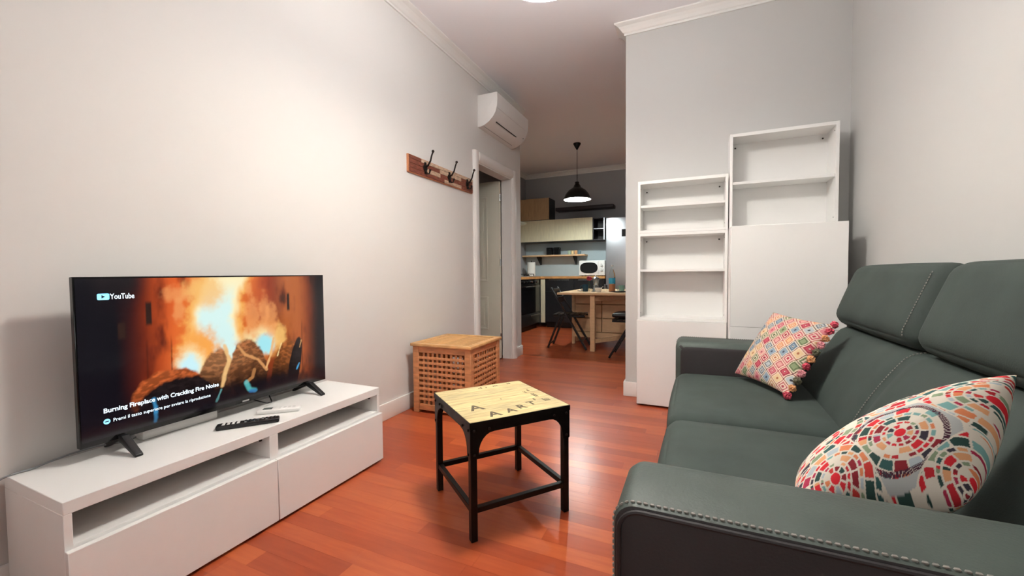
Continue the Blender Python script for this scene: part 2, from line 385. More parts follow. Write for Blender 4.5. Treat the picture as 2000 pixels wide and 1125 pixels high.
# door casing with a rounded profile, and the open door leaf
tr = thing('trim_7', 'white rounded casing around the hall doorway', 'door frame', (XL, DY0, 0), kind='structure')
w, t = .095, .032
def casing_prof(sgn, base):   # (y, x) rounded section, outer side first
    return [(base, 0), (base, .012), (base + sgn * .012, .026), (base + sgn * .03, t), (base + sgn * .06, t), (base + sgn * .082, .024), (base + sgn * w, .008), (base + sgn * w, 0)]
def casing_post(base, sgn, name):
    poly = [(px, py) for (py, px) in casing_prof(sgn, base)]
    MB().prism(poly, 'z', 0, DZ + w * .98).build(name, 'trim_white', tr)
casing_post(-w, 1, 'casing_post'); casing_post(DY1 - DY0 + w, -1, 'casing_post')
poly = [(px, DZ + w + (py)) for (py, px) in casing_prof(-1, 0)]
MB().prism([(a, b) for a, b in poly], 'y', 0, DY1 - DY0).build('casing_head', 'trim_white', tr)
MB().box(-.12, 0, -.002, .012, 0, DZ).build('jamb', 'trim_white', tr); MB().box(-.12, 0, DY1 - DY0 - .012, DY1 - DY0 + .002, 0, DZ).build('jamb', 'trim_white', tr)
MB().box(-.12, 0, .012, DY1 - DY0 - .012, DZ - .012, DZ + .002).build('jamb_head', 'trim_white', tr)
dr = thing('door_1', 'cream panelled door swung open into the hall', 'door', (XL - .125, DY1 - .02, 0), kind='structure')
MB().box(-.80, 0, -.04, 0, .008, 2.05, .003).build('leaf', 'door_cream', dr)
for (z0, z1) in ((.335, .725), (.90, 1.88)):
    for (x0, x1) in ((-.355, -.155), (-.66, -.45)):
        fr = MB()
        for (a, b, c, d) in ((x0, x1, z0, z0 + .022), (x0, x1, z1 - .022, z1), (x0, x0 + .022, z0 + .018, z1 - .018), (x1 - .022, x1, z0 + .018, z1 - .018)): fr.box(a, b, -.048, -.038, c, d, .004, 2)
        pm = fr.build('panel_moulding', 'door_cream', dr)
        MB().box(x0 + .05, x1 - .05, -.047, -.038, z0 + .05, z1 - .05, .006, 2).build('panel', 'door_cream', dr)
for z in (.26, 1.12, 1.86): MB().cyl((.012, -.044, z - .04), (.012, -.044, z + .04), .009).build('hinge', 'chrome', dr)

# ---------------------------------------------------------------- living-room pendant lamp
lp = thing('pendant_lamp', 'white opal dome pendant lamp hanging in the living room', 'lamp', (-.6, 1.7, ZC))
MB().lathe([(0, -.001), (.055, -.001), (.055, -.012), (.02, -.05), (.006, -.06), (.0, -.06)]).build('ceiling_cup', 'white_plastic', lp)
MB().cyl((0, 0, -.05), (0, 0, -.40), .0035, n=8).build('cord', 'white_plastic', lp)
MB().cyl((0, 0, -.39), (0, 0, -.50), .02).build('socket', 'white_plastic', lp)
dome = [(.020, -.400), (.040, -.405), (.050, -.425), (.085, -.445), (.130, -.480), (.165, -.530), (.188, -.590), (.200, -.640)]
MB().lathe(dome + [(.196, -.640)] + [(a - .005, b - .004) for a, b in dome[::-1][1:]], n=56).build('shade', 'opal_glow', lp)
MB().ball((0, 0, -.560), .058, (1, 1, 1.1), 16).build('bulb', 'globe_glow', lp)

# ---------------------------------------------------------------- TV bench
ts = thing('tv_bench', 'long low white television bench with two open niches and drawers', 'tv bench', (-1.725, 1.0895, 0))
hx0, hx1, hy, HT = -.188, .19, .6005, .392
MB().box(hx0, hx1, -hy, hy, HT - .036, HT, .0015, 1).build('top_panel', 'white_laminate', ts)
for s in (-1, 1): MB().box(hx0, hx1, s * hy - (.018 if s > 0 else 0), s * hy + (0 if s > 0 else .018), .012, HT - .036, .001, 1).build('side_panel', 'white_laminate', ts)
MB().box(hx0 + .01, hx1, -.018, .018, .03, HT - .036, .001, 1).build('divider', 'white_laminate', ts)
MB().box(hx0, hx0 + .008, -hy + .018, hy - .018, .03, HT - .036).build('back_panel', 'white_laminate', ts)
MB().box(hx0 + .008, hx1 - .002, -hy + .018, hy - .018, .012, .03).build('bottom_panel', 'white_laminate', ts)
for s in (-1, 1):
    a, b = (.018, hy - .018) if s > 0 else (-hy + .018, -.018)
    MB().box(hx0 + .008, hx1 - .002, a, b, .252, .268, .001, 1).build('niche_shelf', 'white_laminate', ts)
    MB().box(hx1, hx1 + .02, (.0015 if s > 0 else -hy), (hy if s > 0 else -.0015), .012, .258, .0015, 1).build('drawer_front', 'white_gloss', ts)
    MB().cyl((hx1 - .05, b - .001, .335), (hx1 - .05, b - .007, .335), .006).build('screw_cap', 'screw_dark', ts)
for sx in (hx0 + .04, hx1 - .06):
    for sy in (-hy + .04, 0, hy - .04): MB().cyl((sx, sy, 0), (sx, sy, .013), .02).build('foot', 'black_plastic', ts)

# ---------------------------------------------------------------- television
tv = thing('television', 'flat black television showing a burning fireplace on the white bench', 'television', (-1.797, 1.0975, HT))
w2, zb, zt = .4795, .046, .602
MB().box(-.022, 0, -w2, w2, zb, zt, .002, 1).build('bezel', 'black_gloss', tv)
MB().box(-.07, -.022, -.36, .36, zb + .02, zb + .33, .015, 2).build('rear_housing', 'black_plastic', tv)
NU, NV = 400, 226
U, V = np.meshgrid(np.linspace(0, 1, NU), np.linspace(0, 1, NV))
def fire_picture(u, v):
    A = 1.78; X = u * A; c = np.zeros(u.shape + (3,))
    def sm(e0, e1, x): t_ = np.clip((x - e0) / (e1 - e0), 0, 1); return t_ * t_ * (3 - 2 * t_)
    def mix(col, m): c[:] = c * (1 - m[..., None]) + np.array(col) * m[..., None]
    def L(h): return lin(h)
    n1 = fbm(X * 4, v * 3, 1); n2 = fbm(X * 14, v * 5, 2); n3 = fbm(X * 30, v * 26, 3)
    c[:] = (.004, .003, .006)
    # glowing brick walls left and right of the fire
    lw = sm(.10 + .06 * (n1 - .5), .20, u) * sm(.0, .30, v + .25 * n1 - .12)
    mix(L('#5a1c10'), lw); mix(L('#c24a1c'), lw * sm(.14, .30, u) * sm(.25, .7, n2 + .12))
    mix(L('#ee6c2c'), lw * sm(.18, .36, u) * sm(.42, .75, n2 + .2) * sm(.1, .5, v) * .9)
    mix(L('#f59a55'), lw * sm(.22, .40, u) * sm(.5, .85, n1 + .25) * .5 * (1 - sm(.75, 1, v)))
    mix((.012, .008, .01), sm(.70, 1.0, v + .25 * (n1 - .5)) * (1 - sm(.14, .22, u)) )
    rw = sm(.98, .86, u + .05 * (n1 - .5))
    mix(L('#2a120c'), sm(.60, .74, u) * .85)
    mix(L('#8a3c1c'), sm(.64, .72, u) * rw * sm(.25, .7, n2 + .15)); mix(L('#c06a34'), sm(.70, .78, u) * sm(.92, .83, u) * sm(.4, .8, n2 + .18) * .75)
    mix((.006, .005, .007), sm(.885, .97, u + .03 * (n1 - .5)))
    # mortar joints and slots of the chimney
    for (ju, jv, hu, hv) in ((.20, .76, .009, .075), (.785, .77, .007, .075), (.118, .66, .01, .05)):
        mix((.03, .012, .008), sm(1.25, .8, np.maximum(np.abs(u - ju) / hu, np.abs(v - jv) / hv)))
    for ju in (.19, .27, .86): mix(L('#4a1a0c'), sm(.004, .001, np.abs(u - ju + .006 * (n1 - .5))) * .7 * sm(.05, .2, v) * sm(.62, .5, v))
    # back wall behind the fire
    mix(L('#a03818'), sm(.36, .42, u) * sm(.74, .66, u) * sm(.3, .45, v) * .75)
    mix(L('#d0622c'), sm(.38, .44, u) * sm(.72, .62, u) * sm(.35, .6, n1 + .1) * sm(.35, .5, v) * .7)
    # flames
    fx = .465 + .03 * np.sin(v * 7) + .06 * (n1 - .5)
    wd = .115 - .03 * v + .05 * (fbm(X * 5, v * 4, 9) - .5)
    d = np.abs(u - fx) / wd
    up_ = sm(.28, .42, v)
    mix(L('#e0702c'), sm(2.0, 1.15, d + .5 * (n2 - .5)) * up_ * .9)
    mix(L('#f8b860'), sm(1.5, .95, d + .5 * (n3 - .5)) * up_)
    mix(L('#fdf0c0'), sm(1.15, .7, d + .4 * (n2 - .5)) * up_)
    mix(L('#d6f4f0'), sm(.95, .45, d + .35 * (n3 - .5)) * up_ * sm(1.0, .75, v))
    def blob(bu, bv, ru, rv, col, k=1, soft=.45, nz=.6):
        q = np.sqrt(((u - bu) / ru) ** 2 + ((v - bv) / rv) ** 2) + nz * (n3 - .5) + nz * .6 * (n1 - .5); mix(col, sm(1 + soft, 1 - soft, q) * k)
    blob(.37, .44, .075, .16, L('#f8a850')); blob(.335, .36, .05, .12, L('#fbe6b0')); blob(.33, .35, .037, .09, L('#c8f0f8'))
    blob(.64, .46, .10, .14, L('#f3a455')); blob(.63, .47, .075, .10, L('#f6e0a8')); blob(.655, .42, .045, .08, L('#a8e8f0')); blob(.735, .46, .03, .10, L('#f3c070'), .8)
    for (bu, bv, ru, rv) in ((.60, .66, .035, .16), (.655, .70, .02, .13), (.69, .62, .025, .12), (.305, .88, .05, .05), (.30, .78, .018, .08), (.585, .90, .016, .06)):
        blob(bu, bv, ru, rv, L('#f0a060'), .65, .5, 1.1)
    blob(.40, .90, .07, .12, L('#f8c070'), .8)
    # logs
    def log(bu, bv, ru, rv, tilt, c0, c1, seed):
        du = (u - bu) * math.cos(tilt) * A + (v - bv) * math.sin(tilt); dv = -(u - bu) * math.sin(tilt) * A + (v - bv) * math.cos(tilt)
        q = np.sqrt((du / ru) ** 2 + (dv / rv) ** 2); m = sm(1.06, .94, q + .16 * (n3 - .5) + .25 * (n1 - .5))
        t_ = sm(-.6, .9, dv / rv + .5 * (n2 - .5)); bark = sm(.35, .7, fbm(du * 30, dv * 60, seed))
        col = np.array(c0) * (1 - t_[..., None]) + np.array(c1) * t_[..., None]; col = col * (.55 + .65 * bark[..., None])
        c[:] = c * (1 - m[..., None]) + col * m[..., None]
    log(.765, .17, .13, .26, -.25, L('#0c0706'), L('#a8602f'), 22); log(.815, .18, .06, .26, -.2, (.010, .006, .006), (.02, .014, .014), 25)
    log(.43, .20, .13, .25, -.2, L('#1a0c08'), L('#b5764a'), 20)
    log(.575, .22, .15, .27, .12, L('#0c0706'), L('#a8683e'), 21)
    log(.262, .17, .22, .19, .15, L('#0c0707'), L('#c4602f'), 23)
    log(.29, .10, .24, .19, .12, (.006, .004, .006), (.014, .008, .008), 24)
    blob(.50, .02, .5, .12, (.006, .004, .006), .9, .5, .5)
    # flame tongues between the logs
    def tongue(pts, wdt, col, k=.9):
        for (a, b) in zip(pts, pts[1:]):
            ax, ay, bx_, by_ = a[0] * A, a[1], b[0] * A, b[1]; dx, dy = bx_ - ax, by_ - ay; l2 = dx * dx + dy * dy
            tt = np.clip(((X - ax) * dx + (v - ay) * dy) / l2, 0, 1); dist = np.hypot(X - ax - tt * dx, v - ay - tt * dy) + .015 * (n3 - .5); mix(col, sm(wdt, wdt * .3, dist) * k)
    tongue([(.47, .46), (.488, .34), (.468, .24), (.455, .15)], .022, L('#f0c080')); tongue([(.53, .44), (.56, .36), (.62, .30), (.66, .20)], .016, L('#d99a60'))
    tongue([(.70, .46), (.685, .33), (.66, .22)], .014, L('#f0b878')); tongue([(.60, .22), (.59, .16), (.56, .13)], .018, L('#b07848')); tongue([(.74, .40), (.72, .30)], .01, L('#f4d090'))
    tongue([(.56, .13), (.575, .07), (.60, .05)], .026, L('#5cc0c0'), .8); tongue([(.58, .05), (.60, .045)], .022, L('#3f90d8'), .8); tongue([(.205, .17), (.212, .08), (.208, .02)], .016, L('#3f94c8'), .75)
    tongue([(.45, .12), (.43, .04)], .012, L('#6fb0b0'), .7); tongue([(.84, .19), (.825, .14)], .01, L('#4fa0d0'), .9); tongue([(.855, .40), (.845, .34)], .008, L('#e8b070'), .7)
    mix((.003, .002, .005), sm(.12, .0, v) * .55); mix((.004, .003, .006), sm(.07, .02, u)); mix((.004, .003, .006), sm(.25, .05, v) * sm(.2, .1, u))
    return np.clip(c, 0, 1)
col = fire_picture(U, V)
sw, sz0, sz1 = w2 - .005, zb + .018, zt - .006
P = np.stack([np.full_like(U, .0006), -sw + U * 2 * sw, sz0 + V * (sz1 - sz0)], -1)
attr_mat('screen_picture', .12, emit=SCREEN_POWER)
scr = link('screen', grid_mesh('screen', P, col), 'screen_picture', tv, False); scr['label'] = 'lit screen with orange flames and logs'
def on_screen(y, z): m = Matrix(((0, 0, 1), (1, 0, 0), (0, 1, 0))).to_4x4(); m.translation = Vector((.0012, y, z)); return m
Y_ = lambda y: y - 1.0975
Z_ = lambda z: z - HT
MB().box(.0008, .0016, Y_(.675), Y_(.705), Z_(.917), Z_(.938), .004, 3).build('logo_badge', 'screen_cyan', scr, False)
MB().prism([(Y_(.686), Z_(.922)), (Y_(.686), Z_(.933)), (Y_(.6955), Z_(.9275))], 'x', .0016, .002).build('logo_arrow', 'screen_ink', scr, False)
text_mesh('logo_lettering', 'YouTube', .026, 'screen_white', scr, on_screen(Y_(.7075), Z_(.9185)), .0004, .0002, .066)
text_mesh('title_lettering', 'Burning Fireplace with Crackling Fire Noise', .022, 'screen_white', scr, on_screen(Y_(.679), Z_(.5385)), .0005, .0002, .362)
text_mesh('subtitle_lettering', 'Premi il tasto superiore per avviare la riproduzione', .0165, 'screen_white', scr, on_screen(Y_(.703), Z_(.5035)), .0001, .0002, .305)
MB().lathe([(0, 0), (.009, 0), (.009, .0006), (0, .0006)], n=24).build('remote_icon', 'screen_cyan', scr, False).matrix_local = on_screen(Y_(.686), Z_(.509))
MB().box(.0009, .0011, Y_(.681), Y_(.691), Z_(.5075), Z_(.5105)).build('remote_icon_bar', 'screen_ink', scr, False).location = (.0009, 0, 0)
MB().box(0, .0012, -.0 + Y_(1.135), Y_(1.165), zb + .005, zb + .011).build('maker_mark', 'chrome', tv)
for fy in (-.372, .372):
    f = MB().prism([(-.012, zb + .012), (-.012, zb - .004), (.096, .0), (.104, .0), (.104, .008), (.020, zb + .012)], 'y', fy - .011, fy + .011, .002)
    f.prism([(-.012, zb + .012), (.0, zb - .004), (-.100, .0), (-.108, .0), (-.108, .008), (-.045, zb + .012)], 'y', fy - .010, fy + .010, .002)
    f.build('foot', 'black_plastic', tv)
# things behind and before the television
ps = thing('power_strip', 'white power strip lying behind the television', 'power strip', (-1.872, .93, HT))
MB().box(-.03, .03, -.13, .13, 0, .034, .006, 2).build('housing', 'white_plastic', ps)
for k in range(4): MB().lathe([(0, .001), (.016, .001), (.018, 0), (.018, .0365), (.015, .0365), (.014, .03), (0, .03)], (0, -.09 + k * .06, 0), 20).build('socket', 'grey_plastic', ps)
pl = thing('power_plug', 'black plug standing in the white power strip', 'plug', (-1.872, 1.02, HT + .036))
MB().box(-.014, .014, -.014, .014, 0, .03, .005, 2).tube([(0, 0, .028), (0, .01, .05), (.0, .05, .07), (.0, .08, .10)], .004).build('plug_body', 'black_plastic', pl)
def cable(name, pts, r, m, label):
    V_ = [Vector(p) for p in pts]; out = []
    for i in range(len(V_) - 1):
        p0, p1, p2, p3 = V_[max(i - 1, 0)], V_[i], V_[i + 1], V_[min(i + 2, len(V_) - 1)]
        for s in range(8):
            t = s / 8; out.append(.5 * ((2 * p1) + (-p0 + p2) * t + (2 * p0 - 5 * p1 + 4 * p2 - p3) * t * t + (-p0 + 3 * p1 - 3 * p2 + p3) * t ** 3))
    out.append(V_[-1]); return tag(MB().tube(out, r).build(name, m), label, 'cable')
cable('power_cable', [(-1.872, .795, HT + .012), (-1.885, .76, HT + .006), (-1.889, .68, HT + .016), (-1.891, .60, HT + .012), (-1.889, .54, HT + .004), (-1.892, .50, HT + .0035), (-1.90, .47, HT - .01), (-1.90, .45, HT - .06), (-1.905, .42, .2), (-1.90, .36, .012), (-1.89, .1, .004)], .0032, 'grey_plastic', 'thin grey cable running off the bench along the wall')
cable('signal_cable', [(-1.882, 1.20, HT + .1), (-1.878, 1.21, HT + .045), (-1.80, 1.235, HT + .02), (-1.795, 1.26, HT + .014), (-1.82, 1.285, HT + .012), (-1.88, 1.30, HT + .06)], .0026, 'black_plastic', 'black cable looping below the television edge')
rc = thing('remote_control', 'black television remote with white number keys on the bench', 'remote control', (-1.636, 1.056, HT), math.radians(50.5))
MB().box(-.108, .108, -.021, .021, 0, .018, .006, 3).build('body', 'black_plastic', rc)
for i in range(4):
    for j in range(3): MB().box(-.088 + i * .0165, -.078 + i * .0165, -.0155 + j * .0115, -.0075 + j * .0115, .0175, .0205, .001, 1).build('key', 'white_plastic', rc)
for i in range(8):
    for j in range(3): MB().box(-.014 + i * .0145, -.006 + i * .0145, -.0145 + j * .011, -.0075 + j * .011, .0175, .020, .001, 1).build('key', 'grey_plastic' if (i + j) % 5 == 0 else 'black_gloss', rc)
rw = thing('remote_control', 'white air conditioner remote with small grey display on the bench', 'remote control', (-1.672, 1.215, HT), math.radians(40))
MB().box(-.085, .085, -.024, .024, 0, .018, .007, 3).build('body', 'white_plastic', rw)
MB().box(-.062, -.026, -.014, .014, .0175, .0188, .001, 1).build('display', 'lcd', rw)
for i in range(4): MB().box(.0 + i * .018, .010 + i * .018, -.012, .012, .0175, .0192, .001, 1).build('key', 'white_gloss', rw)

# ---------------------------------------------------------------- lattice storage table
hb = thing('lattice_box', 'square acacia storage table with lattice sides beside the wall', 'storage box', (-1.622, 2.63, 0), math.radians(1.2))
H2 = .236
for sx in (-1, 1):
    for sy in (-1, 1): MB().box(sx * H2 - .024 * (1 if sx > 0 else 0) * 2 + (0), sx * H2 + (0 if sx > 0 else .048), sy * H2 - (.048 if sy > 0 else 0), sy * H2 + (0 if sy > 0 else .048), 0, .478, .003, 1).build('corner_post', 'acacia', hb)
inner = H2 - .048
def slat_mesh(L, w, t):
    mb = MB().box(-w / 2, w / 2, -t / 2, t / 2, -L / 2, L / 2, .0012, 1); me = bpy.data.meshes.new('slat'); mb.bm.to_mesh(me); mb.bm.free(); me.materials.append(MATS['acacia']); return me
z0, z1 = .062, .434
vm, hm = slat_mesh(z1 - z0 + .01, .0185, .007), slat_mesh(2 * inner + .008, .0185, .007)
for f in range(4):
    R = Matrix.Rotation(f * PI / 2, 4, 'Z')
    MB().box(-inner, inner, -H2 + .004, -H2 + .022, .434, .478, .002, 1, R).build('rail', 'acacia', hb)
    MB().box(-inner, inner, -H2 + .004, -H2 + .022, .020, .062, .002, 1, R).build('rail', 'acacia', hb)
    for i in range(1, 10):
        x = -inner + i * 2 * inner / 10
        o = link('slat', vm, None, hb, False); o.matrix_local = R @ Matrix.Translation((x, -H2 + .0165, (z0 + z1) / 2))
        z = z0 + i * (z1 - z0) / 10
        o = link('slat', hm, None, hb, False); o.matrix_local = R @ Matrix.Translation((0, -H2 + .0095, z)) @ Matrix.Rotation(PI / 2, 4, 'Y')
MB().box(-H2 + .02, H2 - .02, -H2 + .02, H2 - .02, .03, .045).build('bottom_board', 'acacia', hb)
lid = bpy.data.objects.new('lid', None); C.objects.link(lid); lid.parent = hb
LH = .2485
MB().box(-H2 + .01, H2 - .01, -H2 + .01, H2 - .01, .476, .4815).build('lid_light_block', 'acacia_lid', lid)  # board added under the lid lattice to keep light out of the box
for f in range(4):
    R = Matrix.Rotation(f * PI / 2, 4, 'Z'); MB().prism([(-LH, -LH), (LH, -LH), (LH - .045, -LH + .045), (-LH + .045, -LH + .045)], 'z', .480, .500, .002).build('lid_frame_rail', 'acacia_lid', lid).matrix_local = R
li = LH - .045
lm = slat_mesh(2 * li + .006, .021, .007); lm.materials[0] = MATS['acacia_lid']
for i in range(1, 10):
    x = -li + i * 2 * li / 10
    o = link('lid_slat', lm, None, lid, False); o.matrix_local = Matrix.Translation((x, 0, .4875)) @ Matrix.Rotation(PI / 2, 4, 'X')
    o = link('lid_slat', lm, None, lid, False); o.matrix_local = Matrix.Translation((0, x, .4945)) @ Matrix.Rotation(PI / 2, 4, 'Z') @ Matrix.Rotation(PI / 2, 4, 'X')

# ---------------------------------------------------------------- industrial stool / side table
c0 = Vector((-.779, 1.591, 0)); ang = math.atan2(1.623 - 1.293, -.484 + .747)
st = thing('side_table', 'small square side table with printed pale wood top and black iron frame', 'side table', c0, ang)
h = .218; lw_ = .026
for sx in (-1, 1):
    for sy in (-1, 1):
        x, y = sx * (h - lw_ / 2), sy * (h - lw_ / 2)
        lg = MB().box(x - lw_ / 2, x + lw_ / 2, y - lw_ / 2, y + lw_ / 2, 0, .432, .002, 1).build('leg', 'black_metal', st)
        # curved gusset plates on both outer faces of each corner, with rivets
        for ax in (0, 1):
            arc = [(.0, .0), (.098, .0), (.098, -.028)] + [(.098 - .062 * math.sin(t * PI / 12) - .004, -.028 - .074 * (1 - math.cos(t * PI / 12))) for t in range(1, 7)] + [(.030, -.118), (0, -.118)]
            poly = [((h - a) * (sx if ax == 0 else sy), .432 + b) for a, b in arc]
            q = sy * h if ax == 0 else sx * h
            MB().prism(poly, 'y' if ax == 0 else 'x', q - .0015, q + .0035 * (1 if q > 0 else 1)).build('gusset', 'black_metal', lg, False)
            for (ra, rb) in ((.014, -.014), (.074, -.014), (.014, -.104)):
                a = (h - ra) * (sx if ax == 0 else sy); n_ = (1 if q > 0 else -1) * .004
                MB().ball((a, q + n_, .432 + rb) if ax == 0 else (q + n_, a, .432 + rb), .0055, (1, .6, 1) if ax == 0 else (.6, 1, 1), 6).build('rivet', 'iron', lg)
for s in (-1, 1):
    q = s * (h - lw_ / 2)
    MB().box(-h + lw_, h - lw_, q - .012, q + .012, .402, .432, .0015, 1).build('apron', 'black_metal', st); MB().box(q - .012, q + .012, -h + lw_, h - lw_, .402, .432, .0015, 1).build('apron', 'black_metal', st)
    MB().box(-h + lw_, h - lw_, q - .010, q + .010, .105, .127, .0015, 1).build('stretcher', 'black_metal', st); MB().box(q - .010, q + .010, -h + lw_, h - lw_, .105, .127, .0015, 1).build('stretcher', 'black_metal', st)
top = bpy.data.objects.new('top', None); C.objects.link(top); top.parent = st
npl = 6
for i in range(npl):
    a = -h - .001 + i * (2 * h + .002) / npl; MB().box(-h - .001, h + .001, a + .0006, a + (2 * h + .002) / npl - .0006, .432, .450, .001, 1).build('board', ('pine_pale', 'pine_grey', 'pine_warm')[i % 3], top)
MB().box(-h - .004, h + .004, -h - .004, -h - .001, .428, .449).box(-h - .004, h + .004, h + .001, h + .004, .428, .449).box(-h - .004, -h - .001, -h - .001, h + .001, .428, .449).box(h + .001, h + .004, -h - .001, h + .001, .428, .449).build('edge_band', 'black_metal', top)
def on_top(x, y, r): m = Matrix.Rotation(r, 4, 'Z'); m.translation = Vector((x, y, .4502)); return m
# worn stencil printing: letters along the front edge, smaller print at the far right
for (ch, x, y, s_) in (('A', -.165, -.10, .088), ('A', -.125, -.195, .075), ('A', -.045, -.185, .062), ('R', .015, -.165, .062), ('T', .075, -.145, .058)):
    text_mesh('stencil_letter', ch, s_, 'print_ink', top, on_top(x, y, 0), .0016, .0002)
for (x, y, w_, l_) in ((.155, -.06, .036, .055), (.16, -.13, .03, .035), (.14, .01, .012, .05), (.165, .03, .012, .03), (-.02, .175, .05, .018), (.05, .18, .035, .014), (.11, .185, .05, .018), (.125, -.10, .008, .03), (.0, -.02, .012, .02), (-.10, -.02, .02, .01)):
    mb = MB()
    for k in range(4): 
        if random.random() < .8: mb.box(x + k * w_ / 4, x + (k + .62) * w_ / 4, y, y + l_ * random.uniform(.5, 1), .4499, .4503)
    if len(mb.bm.verts): mb.build('stencil_mark', 'print_ink', top, False)

# ---------------------------------------------------------------- coat rack
cr = thing('coat_rack', 'reclaimed wood coat rack with three iron hooks on the wall', 'coat rack', (XL, 2.93, 1.81))
MB().box(0, .016, -.475, .475, -.066, .066, .002, 1).build('back_board', 'rack_wood_edge', cr)
yy = -.465
stripes = [(.036, .060), (.004, .034), (-.030, .002), (-.060, -.032)]
for (a, b) in stripes:
    yy = -.468
    while yy < .46:
        L = random.uniform(.14, .34); e = min(yy + L, .468); MB().box(.016, .022 + random.uniform(0, .003), yy + .001, e - .001, a, b, .001, 1).build('strip', random.choice(('rack_wood_red', 'rack_wood_red', 'rack_wood_pale')), cr); yy = e
for hy_ in (-.28, .06, .36):
    hk = MB().lathe([(0, 0), (.026, 0), (.024, .006), (.012, .010), (0, .010)], n=20); hk_m = Matrix.Rotation(PI / 2, 4, 'Y')
    bmesh.ops.transform(hk.bm, matrix=Matrix.Translation((.024, hy_, 0)) @ hk_m, verts=hk.bm.verts)
    hk.box(.023, .031, hy_ - .012, hy_ + .012, -.045, .045, .004, 2)
    hk.tube([(.03, hy_, .01), (.05, hy_, .015), (.075, hy_, .05), (.085, hy_, .085), (.098, hy_, .115)], [.008, .007, .0065, .006, .006]); hk.ball((.099, hy_, .119), .011, n=8)
    hk.tube([(.03, hy_, -.02), (.045, hy_, -.045), (.062, hy_, -.045), (.07, hy_, -.025)], [.007, .006, .006, .006]); hk.ball((.071, hy_, -.021), .009, n=8)
    hk.build('hook', 'iron', cr)

# ---------------------------------------------------------------- air conditioner
ac = thing('air_conditioner', 'white wall-mounted air conditioner above the doorway', 'air conditioner', (XL, 3.94, 2.41))
prof = [(0, 0), (.03, .002), (.075, .014), (.12, .038), (.16, .074), (.19, .118), (.207, .17), (.212, .23), (.212, .298), (.205, .302), (0, .302)]
MB().prism(prof, 'y', -.385, .385).build('casing', 'white_plastic', ac)
for s in (-1, 1): MB().prism([(a * 1.008, b) for a, b in prof], 'y', s * .385, s * .392, .0015).build('end_cap', 'white_gloss', ac)
for (a0, a1, m_, n_, yA, yB) in ((.118, .128, 'black_plastic', 'air_slot', -.29, .20),):
    MB().box(-.004, .004, yA, yB, -.005, .0015, 0, 1, Matrix.Translation((.148, 0, .0615)) @ Matrix.Rotation(math.radians(-42), 4, 'Y')).build(n_, m_, ac)
MB().box(-.001, .001, -.37, .30, -.003, .001, 0, 1, Matrix.Translation((.055, 0, .008)) @ Matrix.Rotation(math.radians(-16), 4, 'Y')).build('flap_joint', 'grey_plastic', ac)
MB().box(-.001, .0012, -.375, .375, -.003, .001, 0, 1, Matrix.Translation((.205, 0, .16)) @ Matrix.Rotation(math.radians(-75), 4, 'Y')).build('panel_joint', 'trim_white', ac)
MB().cyl((.170, .345, .083), (.174, .345, .080), .006).build('status_light', 'grey_plastic', ac)

# ---------------------------------------------------------------- white shelving units by the partition
def open_unit(name, label, x0, x1, yf, yb, z0, z1, shelves, group):
    cx, cy = (x0 + x1) / 2, (yf + yb) / 2; t = thing(name, label, 'shelf unit', (cx, cy, z0), 0, group); hw, hd, H = (x1 - x0) / 2, (yb - yf) / 2, z1 - z0
    for s in (-1, 1): MB().box(s * hw - (.018 if s > 0 else 0), s * hw + (0 if s > 0 else .018), -hd, hd, 0, H, .001, 1).build('side_panel', 'white_laminate', t)
    MB().box(-hw + .018, hw - .018, -hd, hd, H - .022, H, .001, 1).build('top_panel', 'white_laminate', t)
    MB().box(-hw + .018, hw - .018, -hd, hd, 0, .020, .001, 1).build('bottom_panel', 'white_laminate', t)
    MB().box(-hw + .018, hw - .018, hd - .006, hd, .020, H - .022).build('back_panel', 'white_laminate', t)
    for z in shelves: MB().box(-hw + .0185, hw - .0185, -hd + .012, hd - .006, z - z0 - .009, z - z0 + .009, .001, 1).build('shelf', 'white_laminate', t)
    for s in (-1, 1):
        MB().box(s * (hw - .045) - .012, s * (hw - .045) + .012, hd - .011, hd - .006, H - .060, H - .042, .001, 1).build('fixing_plate', 'white_plastic', t)
        MB().cyl((s * (hw - .045), hd - .011, H - .051), (s * (hw - .045), hd - .014, H - .051), .0055).build('screw', 'screw_dark', t)
        for z in (.05, H - .05): MB().cyl((s * (hw - .018), -hd + .03, z), (s * (hw - .0195), -hd + .03, z), .0035).build('peg_hole', 'screw_dark', t)
    return t
def door_unit(name, label, x0, x1, yf, yb, z0, z1, splits):
    cx, cy = (x0 + x1) / 2, (yf + yb) / 2; t = thing(name, label, 'cabinet', (cx, cy, z0)); hw, hd, H = (x1 - x0) / 2, (yb - yf) / 2, z1 - z0
    mb = MB().box(-hw, hw, -hd + .021, hd, .012, H, .001, 1); mb.build('carcass', 'white_laminate', t)
    zs = [.012] + splits + [H]
    for a, b in zip(zs, zs[1:]): MB().box(-hw, hw, -hd, -hd + .019, a + .0015, b - .0005, .0015, 1).build('door', 'white_gloss', t)
    for sx in (-1, 1):
        for sy in (-1, 1): MB().cyl((sx * (hw - .04), sy * (hd - .05), 0), (sx * (hw - .04), sy * (hd - .05), .0125), .018).build('foot', 'black_plastic', t)
    return t
XA, XB = -.389, .204
door_unit('shelf_cabinet', 'narrow white cabinet with plain door at the foot of the left shelving', XA - .004, XB - .004, 3.152, 3.353, 0, .640, [])
open_unit('shelf_unit', 'open white shelf unit with one shelf, middle of the left shelving', XA, XB, 3.172, 3.366, .6405, 1.280, [1.005], 'open white shelf units')
open_unit('shelf_unit', 'low open white shelf unit topmost on the left shelving', XA, XB, 3.172, 3.366, 1.2805, 1.660, [1.476], 'open white shelf units')
door_unit('shelf_cabinet', 'tall white two-door cabinet beside the far sofa arm', XB + .003, .806, 2.950, 3.353, 0, 1.280, [.642])
